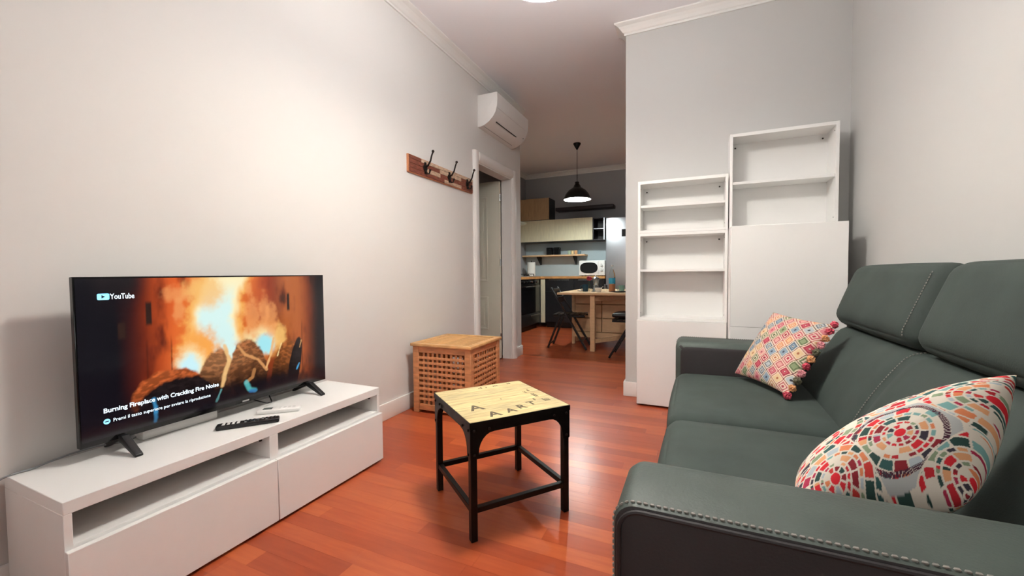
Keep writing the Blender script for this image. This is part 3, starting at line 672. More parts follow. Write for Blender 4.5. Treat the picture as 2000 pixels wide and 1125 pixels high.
open_unit('shelf_unit', 'open white shelf unit standing on the tall two-door cabinet', XB + .007, .812, 3.172, 3.366, 1.2805, 1.920, [1.590], 'open white shelf units')

# ---------------------------------------------------------------- sofa
so = thing('sofa', 'dark grey-green upholstered sofa with stitched seams and headrests', 'sofa', (.4, 1.69, 0))
def loc(o): o.location = (-.4, -1.69, 0); return o
YN0, YN1, YF0, YF1, ZA = .70, .912, 2.475, 2.69, .602
SX0 = -.108
def arm(y0, y1, outer, SX0):
    r = .045
    mb = bmesh.new()
    def prof(inset, rr):  # side outline of the arm (x, z) with rounded front top corner
        pts = [(.84, .055), (.84, ZA - inset)]
        cx, cz = SX0 + inset + rr, ZA - inset - rr
        for k in range(9): a = PI / 2 + k * PI / 16; pts.append((cx + rr * math.cos(a), cz + rr * math.sin(a)))
        pts.append((SX0 + inset, .055)); return pts
    steps = []
    for k in range(7):
        a = k * PI / 12; steps.append((r * (1 - math.sin(a)), r * (1 - math.cos(a)) ))
    s0 = [(.010, 0), (.003, .003), (0, .010)]                       # crisp stitched outer edge
    sI = [(0, .045), (.0035, .027), (.013, .013), (.027, .0035), (.045, 0)]     # soft inner edge
    rows = []
    lo, hi = (s0, sI) if outer < 0 else (sI[::-1], s0[::-1])
    if outer < 0:
        for (i, d) in s0: rows.append((y0 + d, i))
        for (i, d) in sI: rows.append((y1 - d, i))
    else:
        for (i, d) in sI[::-1]: rows.append((y0 + d, i))
        for (i, d) in s0[::-1]: rows.append((y1 - d, i))
    R = []
    for (yv, ins) in rows: R.append([mb.verts.new((x, yv, z)) for x, z in prof(ins, .036)])
    n = len(R[0])
    for a, b in zip(R, R[1:]):
        for k in range(n): j = (k + 1) % n; mb.faces.new((a[k], a[j], b[j], b[k]))
    mb.faces.new(R[0]); mb.faces.new(R[-1][::-1]); bmesh.ops.recalc_face_normals(mb, faces=mb.faces[:])
    me = bpy.data.meshes.new('arm'); mb.to_mesh(me); mb.free()
    me.materials.append(MATS['sofa_leather']); me.materials.append(MATS['sofa_side'])
    for p in me.polygons:
        if abs(p.normal.y) > .9: p.material_index = 1
    o = loc(link('armrest', me, None, so))
    # stitched seam and welt along the outer edge
    yo = y0 if outer < 0 else y1
    path = [(x, yo, z) for x, z in prof(.010, .036)][1:]
    ll = loc(MB().tube([(x, yo + (-.0005 if outer < 0 else .0005), z) for x, _, z in path], .0042, 8).build('welt', 'sofa_side', so))
    path2 = [(x, yo + (.011 if outer < 0 else -.011), z + .0) for x, z in prof(-.0010, .038)][1:]
    loc(stitches('stitching', path2, so, .0105, .0085, .0023))
    return o
arm(YN0, YN1, -1, -.126); arm(YF0, YF1, 1, -.098)
YM = (YN1 + YF0) / 2
loc(MB().box(SX0 + .03, .84, YN0 + .02, YF1 - .02, .05, .24, .01, 2).build('base', 'sofa_side', so))
for x in (SX0 + .09, .76):
    for y in (YN0 + .08, YF1 - .08): loc(MB().cyl((x, y, 0), (x, y, .052), .022, .028).build('foot', 'black_plastic', so))
for (a, b) in ((YN1 + .002, YM - .001), (YM + .001, YF0 - .002)):
    me = soft_box(SX0 + .012, .56, a, b, .235, .435, .055, (.012, 0, .02), 12); loc(link('seat_cushion', me, 'sofa_suede', so))
# leaning back: local frame u = up along the back, w = thickness
def lean(x, z, ang): return Matrix.Translation((x, 0, z)) @ Matrix.Rotation(ang, 4, 'Y')
def crease(yc, depth, wid, pos):
    def g(w, nrm):
        k = math.exp(-((w[1] - yc) / wid) ** 2) * depth
        if nrm[0] < -.2: w = w.copy(); w[0] += k
        return w
    return g
LB = lean(.462, .40, math.radians(29))
me = soft_box(0, .19, YN1 + .004, YF0 + .012, -.02, .405, .07, (.028, 0, .0), 10, crease(YM, .014, .02, 0), LB, dens=(5, 48, 12)); loc(link('back_cushion', me, 'sofa_suede', so))
HB = lean(.640, .745, math.radians(20))
for (a, b) in ((YN1 + .004, YM - .006), (YM + .006, YF0 + .014)):
    me = soft_box(-.030, .125, a, b, 0, .292, .052, (.014, 0, .006), 10, None, HB, dens=(5, 16, 10)); loc(link('headrest', me, 'sofa_suede', so))
loc(MB().box(-.005, .06, YN1 + .02, YF0 - .01, 0, .86, .01, 2, lean(.68, .10, math.radians(13))).build('back_frame', 'sofa_side', so))
# seams on the back: curved seam of the lower cushion, edge seams of the headrests
def lb_pt(t, y, off=.004):
    zz = -.02 + t * .425; b = .028 * max(0, 1 - (2 * t - 1) ** 2) ** .7
    x = -b - off + .0075
    if t > .84: q = min(1, (t - .84) / .165); x = x + .07 * (1 - math.sqrt(max(0, 1 - q * q)))
    return LB @ Vector((x, y, zz))
loc(stitches('stitching', [lb_pt(t, YM + .016) for t in np.linspace(.12, .97, 30)], so, .0095, .007, .0019))
def hr_pt(t, y):
    z = .292 * t; x = -.030
    e = .052; 
    if z > .292 - e: q = (z - (.292 - e)) / e; x += e * (1 - math.sqrt(max(0, 1 - q * q)))
    if z < e: q = (e - z) / e; x += e * (1 - math.sqrt(max(0, 1 - q * q)))
    return HB @ Vector((x - .001, y, z))
loc(stitches('stitching', [hr_pt(t, YM + .050) - Vector((.004, 0, 0)) for t in np.linspace(.10, .86, 24)], so, .0095, .007, .0019))

# ---------------------------------------------------------------- patterned cushions
def pillow(name, corners, thick, pattern, rough, m, parent, n=190, sag=0, nsign=1, pinch=.12):
    """A,B,Cc,D = bottom-left, bottom-right, top-right, top-left; two bulged faces joined at the edge"""
    A, B, Cc, D = [np.array(c) for c in corners]
    u, v = np.meshgrid(np.linspace(0, 1, n), np.linspace(0, 1, n))
    def face(sgn):
        # edges pulled in between the corners
        pu = u + pinch * .5 * (0.5 - u) * 4 * v * (1 - v) * np.abs(2 * u - 1) ; pv = v + pinch * .5 * (.5 - v) * 4 * u * (1 - u) * np.abs(2 * v - 1)
        Pt = ((1 - pu) * (1 - pv))[..., None] * A + (pu * (1 - pv))[..., None] * B + (pu * pv)[..., None] * Cc + ((1 - pu) * pv)[..., None] * D
        N = np.cross(B - A, D - A); N = N / np.linalg.norm(N) * nsign
        b = (np.clip(4 * u * (1 - u), 0, 1) * np.clip(4 * v * (1 - v), 0, 1)) ** .48
        wr = 1 + .10 * (fbm(u * 5, v * 5, 31) - .5)
        return Pt + (sgn * thick * b * wr)[..., None] * N
    F = face(1); G = face(-1)
    cf = pattern(u, v); 
    me = grid_mesh(name, F, cf); me2 = grid_mesh(name, G[:, ::-1], cf[:, ::-1])
    bm = bmesh.new(); bm.from_mesh(me); bm.from_mesh(me2); bmesh.ops.remove_doubles(bm, verts=[v_ for v_ in bm.verts if v_.is_boundary], dist=1e-5); bmesh.ops.recalc_face_normals(bm, faces=bm.faces[:]); bm.to_mesh(me); bm.free(); bpy.data.meshes.remove(me2)
    return link(name, me, m, parent)
attr_mat('cushion_diamonds', .85, bump=.25, bscale=500); attr_mat('cushion_mosaic', .85, bump=.25, bscale=500)
def diamonds(u, v):
    cols = np.array([lin(c) for c in ('#d9858b', '#e8b98c', '#8d9c74', '#8fa3b4', '#c8505f', '#e6c79a', '#b7bfc4', '#e0a49a')])
    dark = np.array([lin(c) for c in ('#b23247', '#c9705a', '#4f5a3a', '#3e4a5e', '#8f2038', '#b06a4a', '#3a3a40', '#a5404e')])
    s = 9.0; a = (u * .62 + v) * s * .78; b = (u * 1.05 - v * .62) * s * .78 + .05 * np.sin(a * 5)
    i = np.floor(a).astype(int); j = np.floor(b).astype(int); fa = a - i - .5; fb = b - j - .5
    hsh = (i * 7 + j * 3 + ((i * i + 5 * j) % 3)) % 8; h2 = (i * 3 + j * 5) % 4
    d = np.maximum(np.abs(fa), np.abs(fb)); base = cols[hsh]; out = base.copy()
    cream = np.array(lin('#ecd9c2'))
    def put(m, c): out[m] = c[m] if c.ndim == 3 else c
    dk = dark[hsh]
    k = d > .46; put(k, dk); put((d > .38) & (d <= .46), np.broadcast_to(cream, out.shape))
    r = np.hypot(fa, fb * 1.1)
    put((d > .24) & (d < .31) & (h2 != 1), dk); put((r < .13) & (h2 != 3), dk); put((r < .07) & (h2 == 0), np.broadcast_to(cream, out.shape)); put((d <= .24) & (d > .15) & (h2 == 2), np.broadcast_to(cream, out.shape))
    return out * .82
def mosaic(u, v):
    pal = np.array([lin(c) for c in ('#d8232f', '#d8232f', '#c0222e', '#b32a4c', '#2f5a58', '#2a4a44', '#e2885a', '#8f1f2a', '#7fb0ac', '#3a3440', '#e6a878', '#cf3a34', '#8a9c7c', '#b9c4c8')])
    u, v = u * .86 + .05, v * .86 + .05
    cream = np.array(lin('#e4dccd')); out = np.broadcast_to(cream, u.shape + (3,)).copy()
    cs = [(.20, .50, 0), (.62, .30, 2), (.56, .78, 4), (.90, .62, 1), (.30, .12, 3), (.92, .12, 5), (.12, .92, 2), (.85, .95, 6)]
    wu = u + .03 * (fbm(u * 4, v * 4, 5) - .5); wv = v + .03 * (fbm(u * 4, v * 4, 6) - .5)
    D = np.stack([np.hypot(wu - a, wv - b) for a, b, _ in cs]); near = D.argmin(0); dd = np.sort(D, 0); gap = dd[1] - dd[0]
    for c_i, (a, b, sd) in enumerate(cs):
        m = near == c_i; r = D[c_i]; th = np.arctan2(wv - b, wu - a)
        ring = np.array([0, .028, .062, .085, .125, .15, .20, .235, .29, .33, .40, .46, .6]); ri = np.searchsorted(ring, r) - 1; ri = np.clip(ri, 0, len(ring) - 2)
        fr = (r - ring[ri]) / (ring[ri + 1] - ring[ri]); wr = ring[ri + 1] - ring[ri]
        ns = np.array([1, 9, 14, 11, 22, 16, 30, 22, 36, 30, 44, 40])[ri]; tt = (th / (2 * PI) + .5 + ri * .13) * ns; ti = np.floor(tt).astype(int); ft = tt - ti
        hs = (ti * 37 + ri * 101 + sd * 53 + (ti * ti * 11) % 17) % 97
        g = np.minimum(np.minimum(fr, 1 - fr) * wr, np.minimum(ft, 1 - ft) * 2 * PI * np.maximum(r, .01) / ns)
        pet = (np.abs(fr - .5) * 2) ** 2 + (np.abs(ft - .5) * 2) ** 2
        inside = (g > .0045) & ((pet < 1.05) | (hs % 3 > 0)) & (gap > .012); col_ = pal[(hs + ri * 3) % len(pal)]
        white = ((hs % 9) == 0) | ((ri == 1) & (sd == 0)) | ((ri == 2) & (sd == 0) & (hs % 2 == 0)); inside &= ~white
        inside |= (ri == 0) & (r < .026)
        col_ = np.where((ri == 0)[..., None], np.array(lin('#e02030')), col_)
        sel = m & inside; out[sel] = col_[sel]
    band = np.abs(np.hypot((wu - .60) * 1.0, wv - .30) - .235); 
    out[(band < .018) & (near == 1)] = lin('#b9bdbb'); seg = (np.arctan2(wv - .3, wu - .6) * 26) % 1.0
    b2 = np.abs(np.hypot(wu - .60, wv - .30) - .205); out[(b2 < .011) & (near == 1) & (seg > .22)] = lin('#4a2236')
    return out
pa = thing('cushion', 'small square cushion with red and green diamond pattern and pompom edge', 'cushion', (.33, 2.25, .46))
o0 = np.array((.33, 2.25, .46))
c1 = [np.array(q) - o0 for q in ((.190, 2.372, .472), (.357, 2.025, .472), (.556, 2.195, .758), (.365, 2.43, .786))]
cov = pillow('cover', c1, .055, diamonds, .85, 'cushion_diamonds', pa, 190, nsign=1, pinch=.10)
# pompom fringe along the right-hand edge
tcol = ['tassel_red', 'tassel_orange', 'tassel_olive', 'tassel_pink', 'tassel_red', 'tassel_orange', 'tassel_olive', 'tassel_pink', 'tassel_orange', 'tassel_red', 'tassel_red']
for k in range(11):
    t = k / 10; c = c1[1] * (1 - t) + c1[2] * t; bm = bmesh.new(); bmesh.ops.create_icosphere(bm, subdivisions=3, radius=.0145)
    rnd = random.Random(k)
    for v_ in bm.verts: v_.co *= 1 + rnd.uniform(-.28, .28)
    bmesh.ops.translate(bm, vec=Vector(c), verts=bm.verts); me = bpy.data.meshes.new('pompom'); bm.to_mesh(me); bm.free(); link('pompom', me, tcol[k], pa, False)
pb = thing('cushion', 'large cream cushion with red and teal mosaic print against near arm', 'cushion', (.36, 1.05, .46))
o1 = np.array((.36, 1.05, .46))
c2 = [np.array(q) - o1 for q in ((.195, .985, .50), (.462, 1.012, .578), (.590, 1.155, .782), (.236, 1.170, .500))]
pillow('cover', c2, .095, mosaic, .85, 'cushion_mosaic', pb, 260, nsign=1, pinch=-.07)

# ---------------------------------------------------------------- kitchen: worktop and base units
ZW = .93
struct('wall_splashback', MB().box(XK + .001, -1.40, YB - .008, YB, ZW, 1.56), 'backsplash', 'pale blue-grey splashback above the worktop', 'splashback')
wt = thing('worktop', 'butcher block worktop running round the kitchen corner', 'worktop', (-2.3, 7.3, .89))
for k in range(5): a = XK + .002 - (-2.3) + k * .1036; MB().box(a, a + .1030, 5.4 - 7.3, YB - .010 - 7.3, 0, .04, .0015, 1).build('stave', 'worktop_wood', wt)
for k in range(5): a = 7.045 - 7.3 + k * .113; MB().box(-2.5605 + 2.3, -1.405 + 2.3, a, a + .1124, 0, .04, .0015, 1).build('stave', 'worktop_wood', wt)
def base_unit(label, x0, x1):
    t = thing('base_cabinet', label, 'cabinet', ((x0 + x1) / 2, 7.33, 0)); hw = (x1 - x0) / 2
    MB().box(-hw, hw, -.245, .275, .10, .888).build('carcass', 'dark_cabinet', t); MB().box(-hw, hw, -.20, .27, 0, .10).build('plinth', 'black_plastic', t)
    d = MB().box(-hw + .002, hw - .002, -.265, -.246, .105, .66, .0015, 1).build('door', 'dark_cabinet', t); w_ = MB().box(-hw + .002, hw - .002, -.265, -.246, .664, .884, .0015, 1).build('drawer', 'dark_cabinet', t)
    for (par, z) in ((w_, .868), (d, .63)): MB().bar((-hw + .08, -.285, z), (hw - .08, -.285, z), .008, .008).bar((-hw + .1, -.285, z), (-hw + .1, -.265, z), .007, .007).bar((hw - .1, -.285, z), (hw - .1, -.265, z), .007, .007).build('handle', 'chrome' if par == w_ else 'black_metal', par)
base_unit('black base cabinet left of the microwave, by the kitchen corner', -2.49, -1.955)
base_unit('black base cabinet under the microwave, beside the fridge', -1.95, -1.412)
tag(MB().box(-2.575, -2.4925, 7.060, 7.085, .09, .888, .002, 1).build('filler_panel', 'pale_front'), 'narrow pale wood filler panel between oven and black cabinets', 'panel')
ov = thing('oven', 'black built-in oven with steel handles under the worktop', 'oven', (-2.85, 6.59, 0))
MB().box(-.2, .245, -.44, .44, .09, .888).build('body', 'dark_cabinet', ov); MB().box(-.2, .20, -.44, .44, 0, .09).build('plinth', 'black_plastic', ov)
MB().box(.246, .262, -.438, .438, .80, .886, .002, 1).build('control_panel', 'black_gloss', ov)
od = MB().box(.246, .268, -.438, .438, .30, .796, .003, 1).build('oven_door', 'black_gloss', ov); ow = MB().box(.246, .266, -.438, .438, .095, .296, .003, 1).build('drawer', 'dark_cabinet', ov)
for (par, z, a, b) in ((od, .765, -.30, .40), (ow, .262, -.10, .40)): MB().cyl((.305, a, z), (.305, b, z), .009, n=12).cyl((.305, a + .05, z), (.266, a + .05, z), .006, n=8).cyl((.305, b - .05, z), (.266, b - .05, z), .006, n=8).build('handle', 'chrome', par)
for k in range(6): MB().cyl((.262, -.33 + k * .125, .843), (.288, -.33 + k * .125, .843), .021, .017).build('knob', 'chrome' if k in (3, 5) else 'black_plastic', ov)
tag(MB().box(-3.07, -2.61, 5.42, 6.14, .09, .886, .002, 1).box(-3.07, -2.66, 5.42, 6.14, 0, .09).build('base_cabinet', 'dark_cabinet'), 'black base cabinet hidden behind the wall corner left of the oven', 'cabinet')
hob = thing('gas_hob', 'black gas hob with cast iron grates set in the worktop', 'hob', (-2.83, 6.58, ZW))
MB().box(-.21, .21, -.38, .38, 0, .012, .004, 2).build('hob_plate', 'steel', hob)
for (x, y) in ((-.1, -.22), (.1, -.22), (-.1, .22), (.1, .22), (0, 0)): MB().lathe([(0, .012), (.045, .012), (.045, .022), (.03, .03), (0, .03)], (x, y, 0), 20).build('burner', 'black_metal', hob)
for y in (-.22, .22):
    g = MB()
    for xx in (-.17, 0, .17): g.bar((xx, y - .13, .045), (xx, y + .13, .045), .012, .012)
    for dy in (-.13, 0, .13): g.bar((-.17, y + dy, .045), (.17, y + dy, .045), .012, .012)
    for xx in (-.17, .17):
        for dy in (-.13, .13): g.bar((xx, y + dy, .012), (xx, y + dy, .05), .012, .012)
    g.build('grate', 'black_metal', hob)
rh = thing('range_hood', 'pale curved range hood edge on the wall above the hob', 'range hood', (XK, 6.5, 1.84))
MB().prism([(.001, .0), (.27, 0), (.33, .012), (.355, .03), (.345, .044), (.30, .05), (.12, .10), (.001, .16)], 'y', -.28, .28).build('canopy', 'hood_pale', rh, True)
MB().box(.001, .16, -.10, .10, .12, .95).build('chimney', 'hood_pale', rh); MB().box(.05, .27, -.22, .22, -.006, .001).build('filter', 'grey_plastic', rh)
mp = thing('moka_pot', 'small black stovetop coffee pot on the gas hob', 'coffee pot', (-2.93, 6.36, ZW + .052))
MB().lathe([(0, 0), (.045, 0), (.045, .01), (.032, .07), (.044, .13), (.03, .14), (.008, .15), (.008, .165), (0, .165)], n=8).build('pot', 'black_metal', mp); MB().tube([(.04, 0, .125), (.075, 0, .12), (.075, 0, .06)], .007).build('handle', 'black_plastic', mp)
pr = thing('paper_roll', 'white kitchen paper roll standing on the worktop corner', 'paper roll', (-2.85, 7.30, ZW))
MB().lathe([(.02, .01), (.075, .01), (.077, .012), (.077, .268), (.075, .27), (.02, .27), (.02, .01)]).build('roll', 'paper', pr); MB().lathe([(0, 0), (.07, 0), (.07, .01), (0, .01)]).cyl((0, 0, .01), (0, 0, .30), .006).build('holder', 'black_metal', pr)
mw = thing('microwave', 'white microwave oven with oval dark window on the worktop', 'microwave', (-1.655, 7.32, ZW))
MB().box(-.228, .228, -.16, .18, .012, .278, .012, 3).build('casing', 'white_plastic', mw)
for x in (-.18, .18):
    for y in (-.12, .14): MB().cyl((x, y, 0), (x, y, .013), .014).build('foot', 'black_plastic', mw)
md = MB().box(-.224, .115, -.176, -.161, .018, .272, .008, 2).build('door', 'white_gloss', mw)
poly = []
for k in range(40):
    a = 2 * PI * k / 40; ca, sa = math.cos(a), math.sin(a); poly.append((-.05 + .155 * math.copysign(abs(ca) ** .75, ca), .148 + .095 * math.copysign(abs(sa) ** .8, sa)))
MB().prism(poly, 'y', -.180, -.176).build('window', 'black_gloss', md)
for z in (.20, .115): MB().cyl((.17, -.161, z), (.17, -.182, z), .026, .023, 24).build('knob', 'white_gloss', mw); 
for z in (.20, .115): MB().box(.168, .172, -.187, -.181, z - .02, z + .02).build('knob_grip', 'grey_plastic', mw)
# ---------------------------------------------------------------- kitchen: wall units and shelves
wc = thing('wall_cabinet', 'oak-fronted wall cabinet with dark side, highest in the kitchen corner', 'cabinet', (-2.765, 7.43, 1.985))
MB().box(-.29, .29, -.16, .186, 0, .40).build('carcass', 'dark_cabinet', wc); MB().box(-.29, .29, -.18, -.161, .0, .40, .001, 1).build('door', 'oak_front', wc)
wd_ = thing('wall_cabinet', 'wide pale wood wall cabinet above the wooden shelf', 'cabinet', (-2.36, 7.43, 1.575))
MB().box(-.695, .695, -.16, .186, 0, .392).build('carcass', 'dark_cabinet', wd_); MB().box(-.695, .695, -.18, -.161, .004, .40, .001, 1).build('flap_door', 'pale_front', wd_)
oc = thing('open_wall_unit', 'small dark open wall unit with two compartments beside the fridge', 'shelf unit', (-1.555, 7.43, 1.572))
for (x0, x1, z0_, z1_) in ((-.104, -.09, 0, .386), (.09, .104, 0, .386)): MB().box(x0, x1, -.18, .186, z0_, z1_).build('side_panel', 'dark_shelf', oc)
for z in (0, .19, .374): MB().box(-.09, .09, -.18, .186, z, z + .012).build('shelf', 'steel' if z == .19 else 'dark_shelf', oc)
MB().box(-.09, .09, .178, .186, .012, .374).build('back_panel', 'dark_cabinet', oc); MB().box(.088, .106, -.186, -.18, 0, .386).build('edge_strip', 'steel', oc)
tag(MB().box(-2.39, -1.325, 7.37, YB - .001, 2.148, 2.205, .006, 2).build('floating_shelf', 'dark_shelf'), 'dark floating shelf high on the kitchen wall', 'shelf')
ws = thing('wall_shelf', 'light wooden wall shelf on two black brackets', 'shelf', (-2.45, 7.5, 1.30))
MB().box(-.615, .615, -.13, .11, .006, .034, .003, 1).build('board', 'birch', ws)
for x in (-.31, .40): MB().prism([(.108, .005), (-.10, .005), (-.10, -.008), (.09, -.15), (.108, -.15)], 'x', x - .014, x + .014).build('bracket', 'black_metal', ws)
for x, lab in ((-2.535, 'left'), (-2.39, 'right')):
    ln = thing('lantern', 'black square lantern on the wooden shelf, %s one of two' % lab, 'lantern', (x, 7.48, 1.334), 0, 'black lanterns on the wooden shelf')
    f = MB()
    for sx in (-1, 1):
        for sy in (-1, 1): f.box(sx * .045 - .006, sx * .045 + .006, sy * .045 - .006, sy * .045 + .006, .0, .135)
    f.box(-.052, .052, -.052, .052, 0, .010).box(-.052, .052, -.052, .052, .125, .140, .004, 1); f.build('frame', 'black_metal', ln)
    MB().box(-.041, .041, -.041, .041, .0102, .118).build('pane', 'black_gloss', ln); 
def cup(name, label, loc_, r, h_, m, handle=True, ang=0, group=None, cat='cup'):
    t = thing(name, label, cat, loc_, ang, group)
    MB().lathe([(0, 0), (r * .82, 0), (r * .86, .004), (r, h_ * .5), (r, h_), (r - .004, h_), (r - .005, h_ * .5), (r * .78, .006), (0, .006)], n=28).build('bowl', m, t)
    if handle: MB().tube([(r - .002, 0, h_ * .8), (r + .022, 0, h_ * .78), (r + .03, 0, h_ * .5), (r + .02, 0, h_ * .25), (r - .004, 0, h_ * .22)], .005).build('handle', m, t)
    return t
for x, m_, nm in ((-2.155, 'cup_green', 'pale green cup at the left of the cup row on the shelf'), (-2.09, 'cup_cream', 'cream cup second from left in the cup row'), (-2.025, 'cup_orange', 'tan orange cup third in the cup row'), (-1.96, 'cup_slate', 'slate blue cup at the right end of the cup row')):
    cup('cup', nm, (x, 7.47, 1.334), .029, .075, m_, True, PI / 2, 'cups on the wooden shelf')
fr = thing('fridge', 'tall silver fridge-freezer at the end of the worktop', 'fridge', (-1.08, 7.31, 0))
MB().box(-.30, .30, -.26, .295, .03, 1.92, .004, 1).build('cabinet', 'steel', fr)
MB().box(-.30, .30, -.315, -.263, .70, 1.918, .012, 3).build('door', 'steel', fr); MB().box(-.30, .30, -.315, -.263, .04, .692, .012, 3).build('door', 'steel', fr)
MB().box(-.035, .075, -.320, -.3155, 1.59, 1.71, .003, 1).build('display', 'black_gloss', fr)
for x in (-.26, .26):
    for y in (-.2, .24): MB().cyl((x, y, 0), (x, y, .031), .02).build('foot', 'black_plastic', fr)
# ---------------------------------------------------------------- kitchen pendant
kp = thing('pendant_lamp', 'black metal dome pendant lamp hanging over the kitchen table', 'lamp', (-1.618, 6.05, ZC))
MB().lathe([(0, -.001), (.055, -.001), (.055, -.015), (.02, -.075), (.008, -.095), (0, -.095)]).build('ceiling_cup', 'black_metal', kp)
MB().cyl((0, 0, -.09), (0, 0, -.46), .004, n=8).build('cord', 'black_metal', kp)
for k in range(5):
    pts = [(.008 * math.cos(a) * (1 if k % 2 else 0), .008 * math.cos(a) * (0 if k % 2 else 1), -.465 - k * .021 + .014 * math.sin(a)) for a in np.linspace(0, 2 * PI, 13)]; MB().tube(pts, .0022, 6).build('chain_link', 'black_metal', kp)
MB().lathe([(.010, -.565), (.028, -.570), (.032, -.585), (.028, -.595), (.045, -.62), (.062, -.655), (.085, -.668), (.13, -.70), (.17, -.75), (.196, -.81), (.203, -.832), (.200, -.834)], n=48).build('shade', 'black_metal', kp)
MB().lathe([(.008, -.60), (.045, -.635), (.062, -.668), (.09, -.682), (.13, -.712), (.168, -.760), (.192, -.815), (.199, -.833)], n=48).build('shade_lining', 'lamp_inside', kp)
MB().cyl((0, 0, -.60), (0, 0, -.69), .02).build('socket', 'black_plastic', kp)
MB().ball((0, 0, -.755), .05, (1, 1, 1.15), 14).build('bulb', 'bulb_glow', kp)

# ---------------------------------------------------------------- gateleg table
tb = thing('gateleg_table', 'birch gateleg table with six drawers and a raised leaf', 'table', (-1.172, 5.71, 0))
X0, X1 = -.445, .445
MB().box(X0, X1, -.13, .13, .714, .742, .003, 1).build('top_middle', 'birch', tb); MB().box(X0, X1, -.67, -.132, .714, .742, .003, 1).build('leaf', 'birch', tb); MB().box(X0, X1, .132, .60, .714, .742, .003, 1).build('leaf', 'birch', tb)
for sx in (-.379, .379):
    for sy in (-.13, .13): MB().box(sx - .022, sx + .022, sy - (.0 if sy < 0 else .044), sy + (.044 if sy < 0 else 0), 0, .713, .003, 1).build('post', 'birch', tb)
MB().box(-.357, .357, -.11, .11, .135, .15).box(-.357, .357, -.01, .01, .15, .712).build('carcass', 'birch', tb)
for sx in (-.357, .345): MB().box(sx, sx + .012, -.11, .11, .135, .712).build('side_panel', 'birch', tb)
MB().box(-.357, .357, -.124, -.108, .10, .172, .002, 1).build('lower_rail', 'birch', tb)
for r_, (za, zb_) in enumerate(((.564, .706), (.374, .554), (.182, .364))):
    for (xa, xb) in ((-.350, .012), (.022, .350)):
        MB().box(xa, xb, -.125, -.105, za, zb_, .002, 1).build('drawer_front', 'birch', tb)
g0 = Vector((-.002, -.59, 0))
MB().box(-.03, .028, -.616, -.562, 0, .712, .003, 1).build('gate_leg', 'birch', tb)
MB().bar((.02, -.575, .13), (.335, -.128, .13), .022, .052).build('gate_stretcher', 'birch', tb); MB().bar((.02, -.575, .66), (.335, -.128, .66), .022, .05).build('gate_rail', 'birch', tb)
ZT = .7425
cup('mug', 'dark blue mug on the left of the birch table', (-1.335, 5.40, ZT), .041, .095, 'mug_blue', True, PI, None, 'mug')
cup('mug', 'grey-green mug at the right of the birch table', (-.885, 5.55, ZT), .038, .08, 'mug_teal', True, PI, None, 'mug')
def plain(name, label, cat, loc_, parts):
    t = thing(name, label, cat, loc_)
    for (pn, mb, m_) in parts: mb.build(pn, m_, t)
    return t
plain('saucer', 'white saucer under the dark blue mug', 'saucer', (-1.40, 5.48, ZT), [('plate', MB().lathe([(0, 0), (.04, 0), (.07, .012), (.072, .014), (.04, .005), (0, .004)]), 'white_gloss')])
ck = plain('moka_pot', 'faceted steel coffee pot in the middle of the birch table', 'coffee pot', (-1.208, 5.45, ZT), [('boiler', MB().lathe([(0, 0), (.048, 0), (.048, .012), (.036, .085), (0, .085)], n=8), 'chrome'), ('jug', MB().lathe([(0, .086), (.034, .086), (.046, .175), (.044, .178), (0, .178)], n=8), 'chrome'), ('lid', MB().lathe([(.045, .178), (.02, .195), (.006, .20), (.008, .215), (0, .22)], n=8), 'chrome'), ('handle', MB().tube([(.04, 0, .168), (.08, 0, .165), (.085, 0, .10)], .007), 'black_plastic')])
def glass(label, x, y, r, h_):
    return plain('glass', label, 'glass', (x, y, ZT), [('bowl', MB().lathe([(0, 0), (r * .8, 0), (r, h_), (r - .003, h_), (r * .75, .008), (0, .008)], n=24), 'glass')])
glass('small clear glass between coffee pot and bottle', -1.10, 5.40, .034, .10); glass('clear glass in front of the steel coffee pot', -1.20, 5.28, .032, .08); glass('clear glass nearest the bottle', -1.055, 5.52, .03, .085)
plain('sugar_bowl', 'white sugar bowl at the front of the table between mug and glasses', 'bowl', (-1.135, 5.27, ZT), [('bowl', MB().lathe([(0, 0), (.025, 0), (.045, .035), (.047, .055), (.043, .055), (.04, .035), (0, .01)]), 'white_gloss'), ('spoon', MB().tube([(.0, 0, .02), (.06, .02, .075)], .003), 'chrome')])
bt = plain('bottle', 'clear plastic bottle with blue label on the table', 'bottle', (-.975, 5.35, ZT), [('body', MB().lathe([(0, 0), (.036, 0), (.041, .006), (.041, .20), (.036, .235), (.018, .29), (.013, .30), (.013, .33), (0, .33)], n=28), 'bottle_plastic'), ('label', MB().lathe([(.0415, .108), (.0422, .108), (.0422, .178), (.0415, .178)], n=28), 'label_blue'), ('drink', MB().lathe([(0, .004), (.038, .006), (.038, .10), (0, .10)], n=24), 'juice'), ('cap', MB().lathe([(0, .33), (.015, .325), (.015, .348), (0, .35)], n=16), 'white_plastic')])
va = plain('bud_vase', 'narrow glass with a single red rose on the table', 'vase', (-1.322, 5.55, ZT), [('glass_tube', MB().lathe([(0, 0), (.022, 0), (.018, .09), (.016, .09), (.018, .006), (0, .006)], n=20), 'glass'), ('stem', MB().tube([(0, 0, .01), (.002, 0, .09), (0, 0, .15)], .0028), 'leaf_green')])
rs = MB()
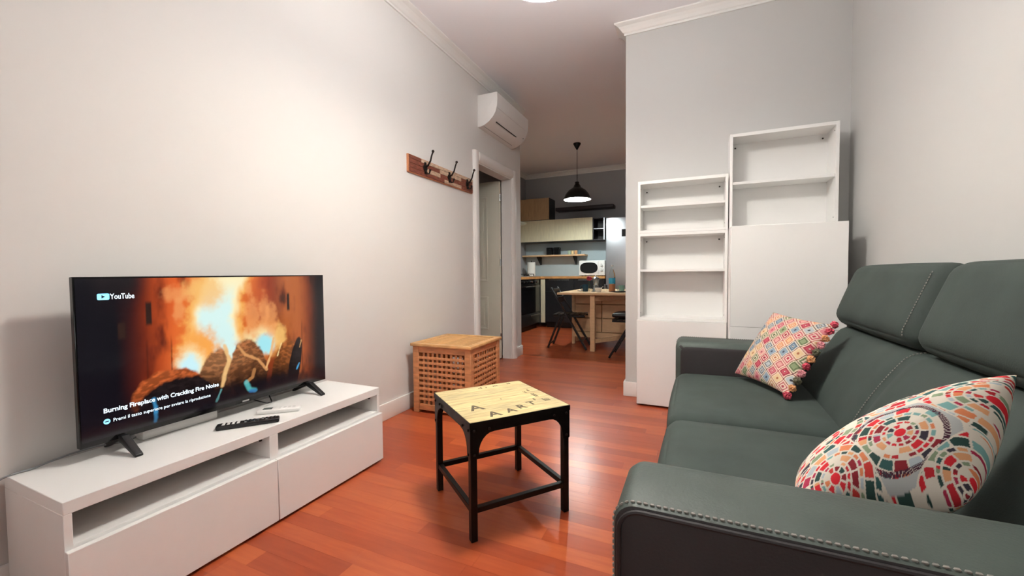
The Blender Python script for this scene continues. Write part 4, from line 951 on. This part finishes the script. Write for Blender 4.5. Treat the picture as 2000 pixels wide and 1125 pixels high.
for k in range(9): a = k * 2.4; rr = .006 + .0024 * k; rs.ball((rr * math.cos(a), rr * math.sin(a), .172 + .012 * math.cos(k)), .017, (1, 1, 1.25), 6)
rs.build('rose_bloom', 'rose_red', va)
plain('plate', 'dark plate at the right of the table in front of the grey-green mug', 'plate', (-.88, 5.33, ZT), [('dish', MB().lathe([(0, 0), (.06, 0), (.10, .01), (.102, .013), (.06, .005), (0, .004)], n=36), 'black_plastic')])

# ---------------------------------------------------------------- folding chairs
def chair(label, loc_, rz):
    t = thing('folding_chair', label, 'chair', loc_, rz, 'black folding chairs at the birch table')
    for s in (-1, 1):
        y = s * .19
        MB().bar((-.215, y, .80), (.245, y, .004), .022, .052, .003, (0, 1, 0)).build('long_leg', 'black_plastic', t)
        MB().bar((-.10, s * .165, .435), (-.265, s * .165, .004), .022, .046, .003, (0, 1, 0)).build('short_leg', 'black_plastic', t)
        MB().box(-.19, .22, s * .145 - .010, s * .145 + .010, .415, .437, .003, 1).build('seat_rail', 'black_plastic', t)
    for k in range(6): MB().box(-.195 + k * .07, -.135 + k * .07, -.178, .178, .438, .452, .004, 1).build('seat_slat', 'black_plastic', t)
    for (zz, xx) in ((.745, -.183), (.64, -.123)): MB().box(xx - .008, xx + .008, -.181, .181, zz - .04, zz + .04, .004, 1).build('back_slat', 'black_plastic', t)
    MB().cyl((-.245, -.165, .055), (-.245, .165, .055), .010).build('crossbar', 'black_plastic', t); MB().cyl((.187, -.19, .105), (.187, .19, .105), .010).build('crossbar', 'black_plastic', t)
    MB().cyl((-.003, -.20, .437), (-.003, .20, .437), .006).build('hinge_rod', 'chrome', t)
    return t
chair('black wooden folding chair left of the birch table', (-1.53, 5.335, 0), .10)
chair('black folding chair with a dark pad, half hidden by the partition', (-.66, 4.98, 0), PI)
sp = soft_box(-.19, .19, -.18, .18, .473, .515, .02, (0, 0, .018), 6); tag(link('seat_pad', sp, 'black_plastic'), 'dark padded cushion on the half-hidden folding chair', 'seat pad').location = (-.69, 4.98, 0)
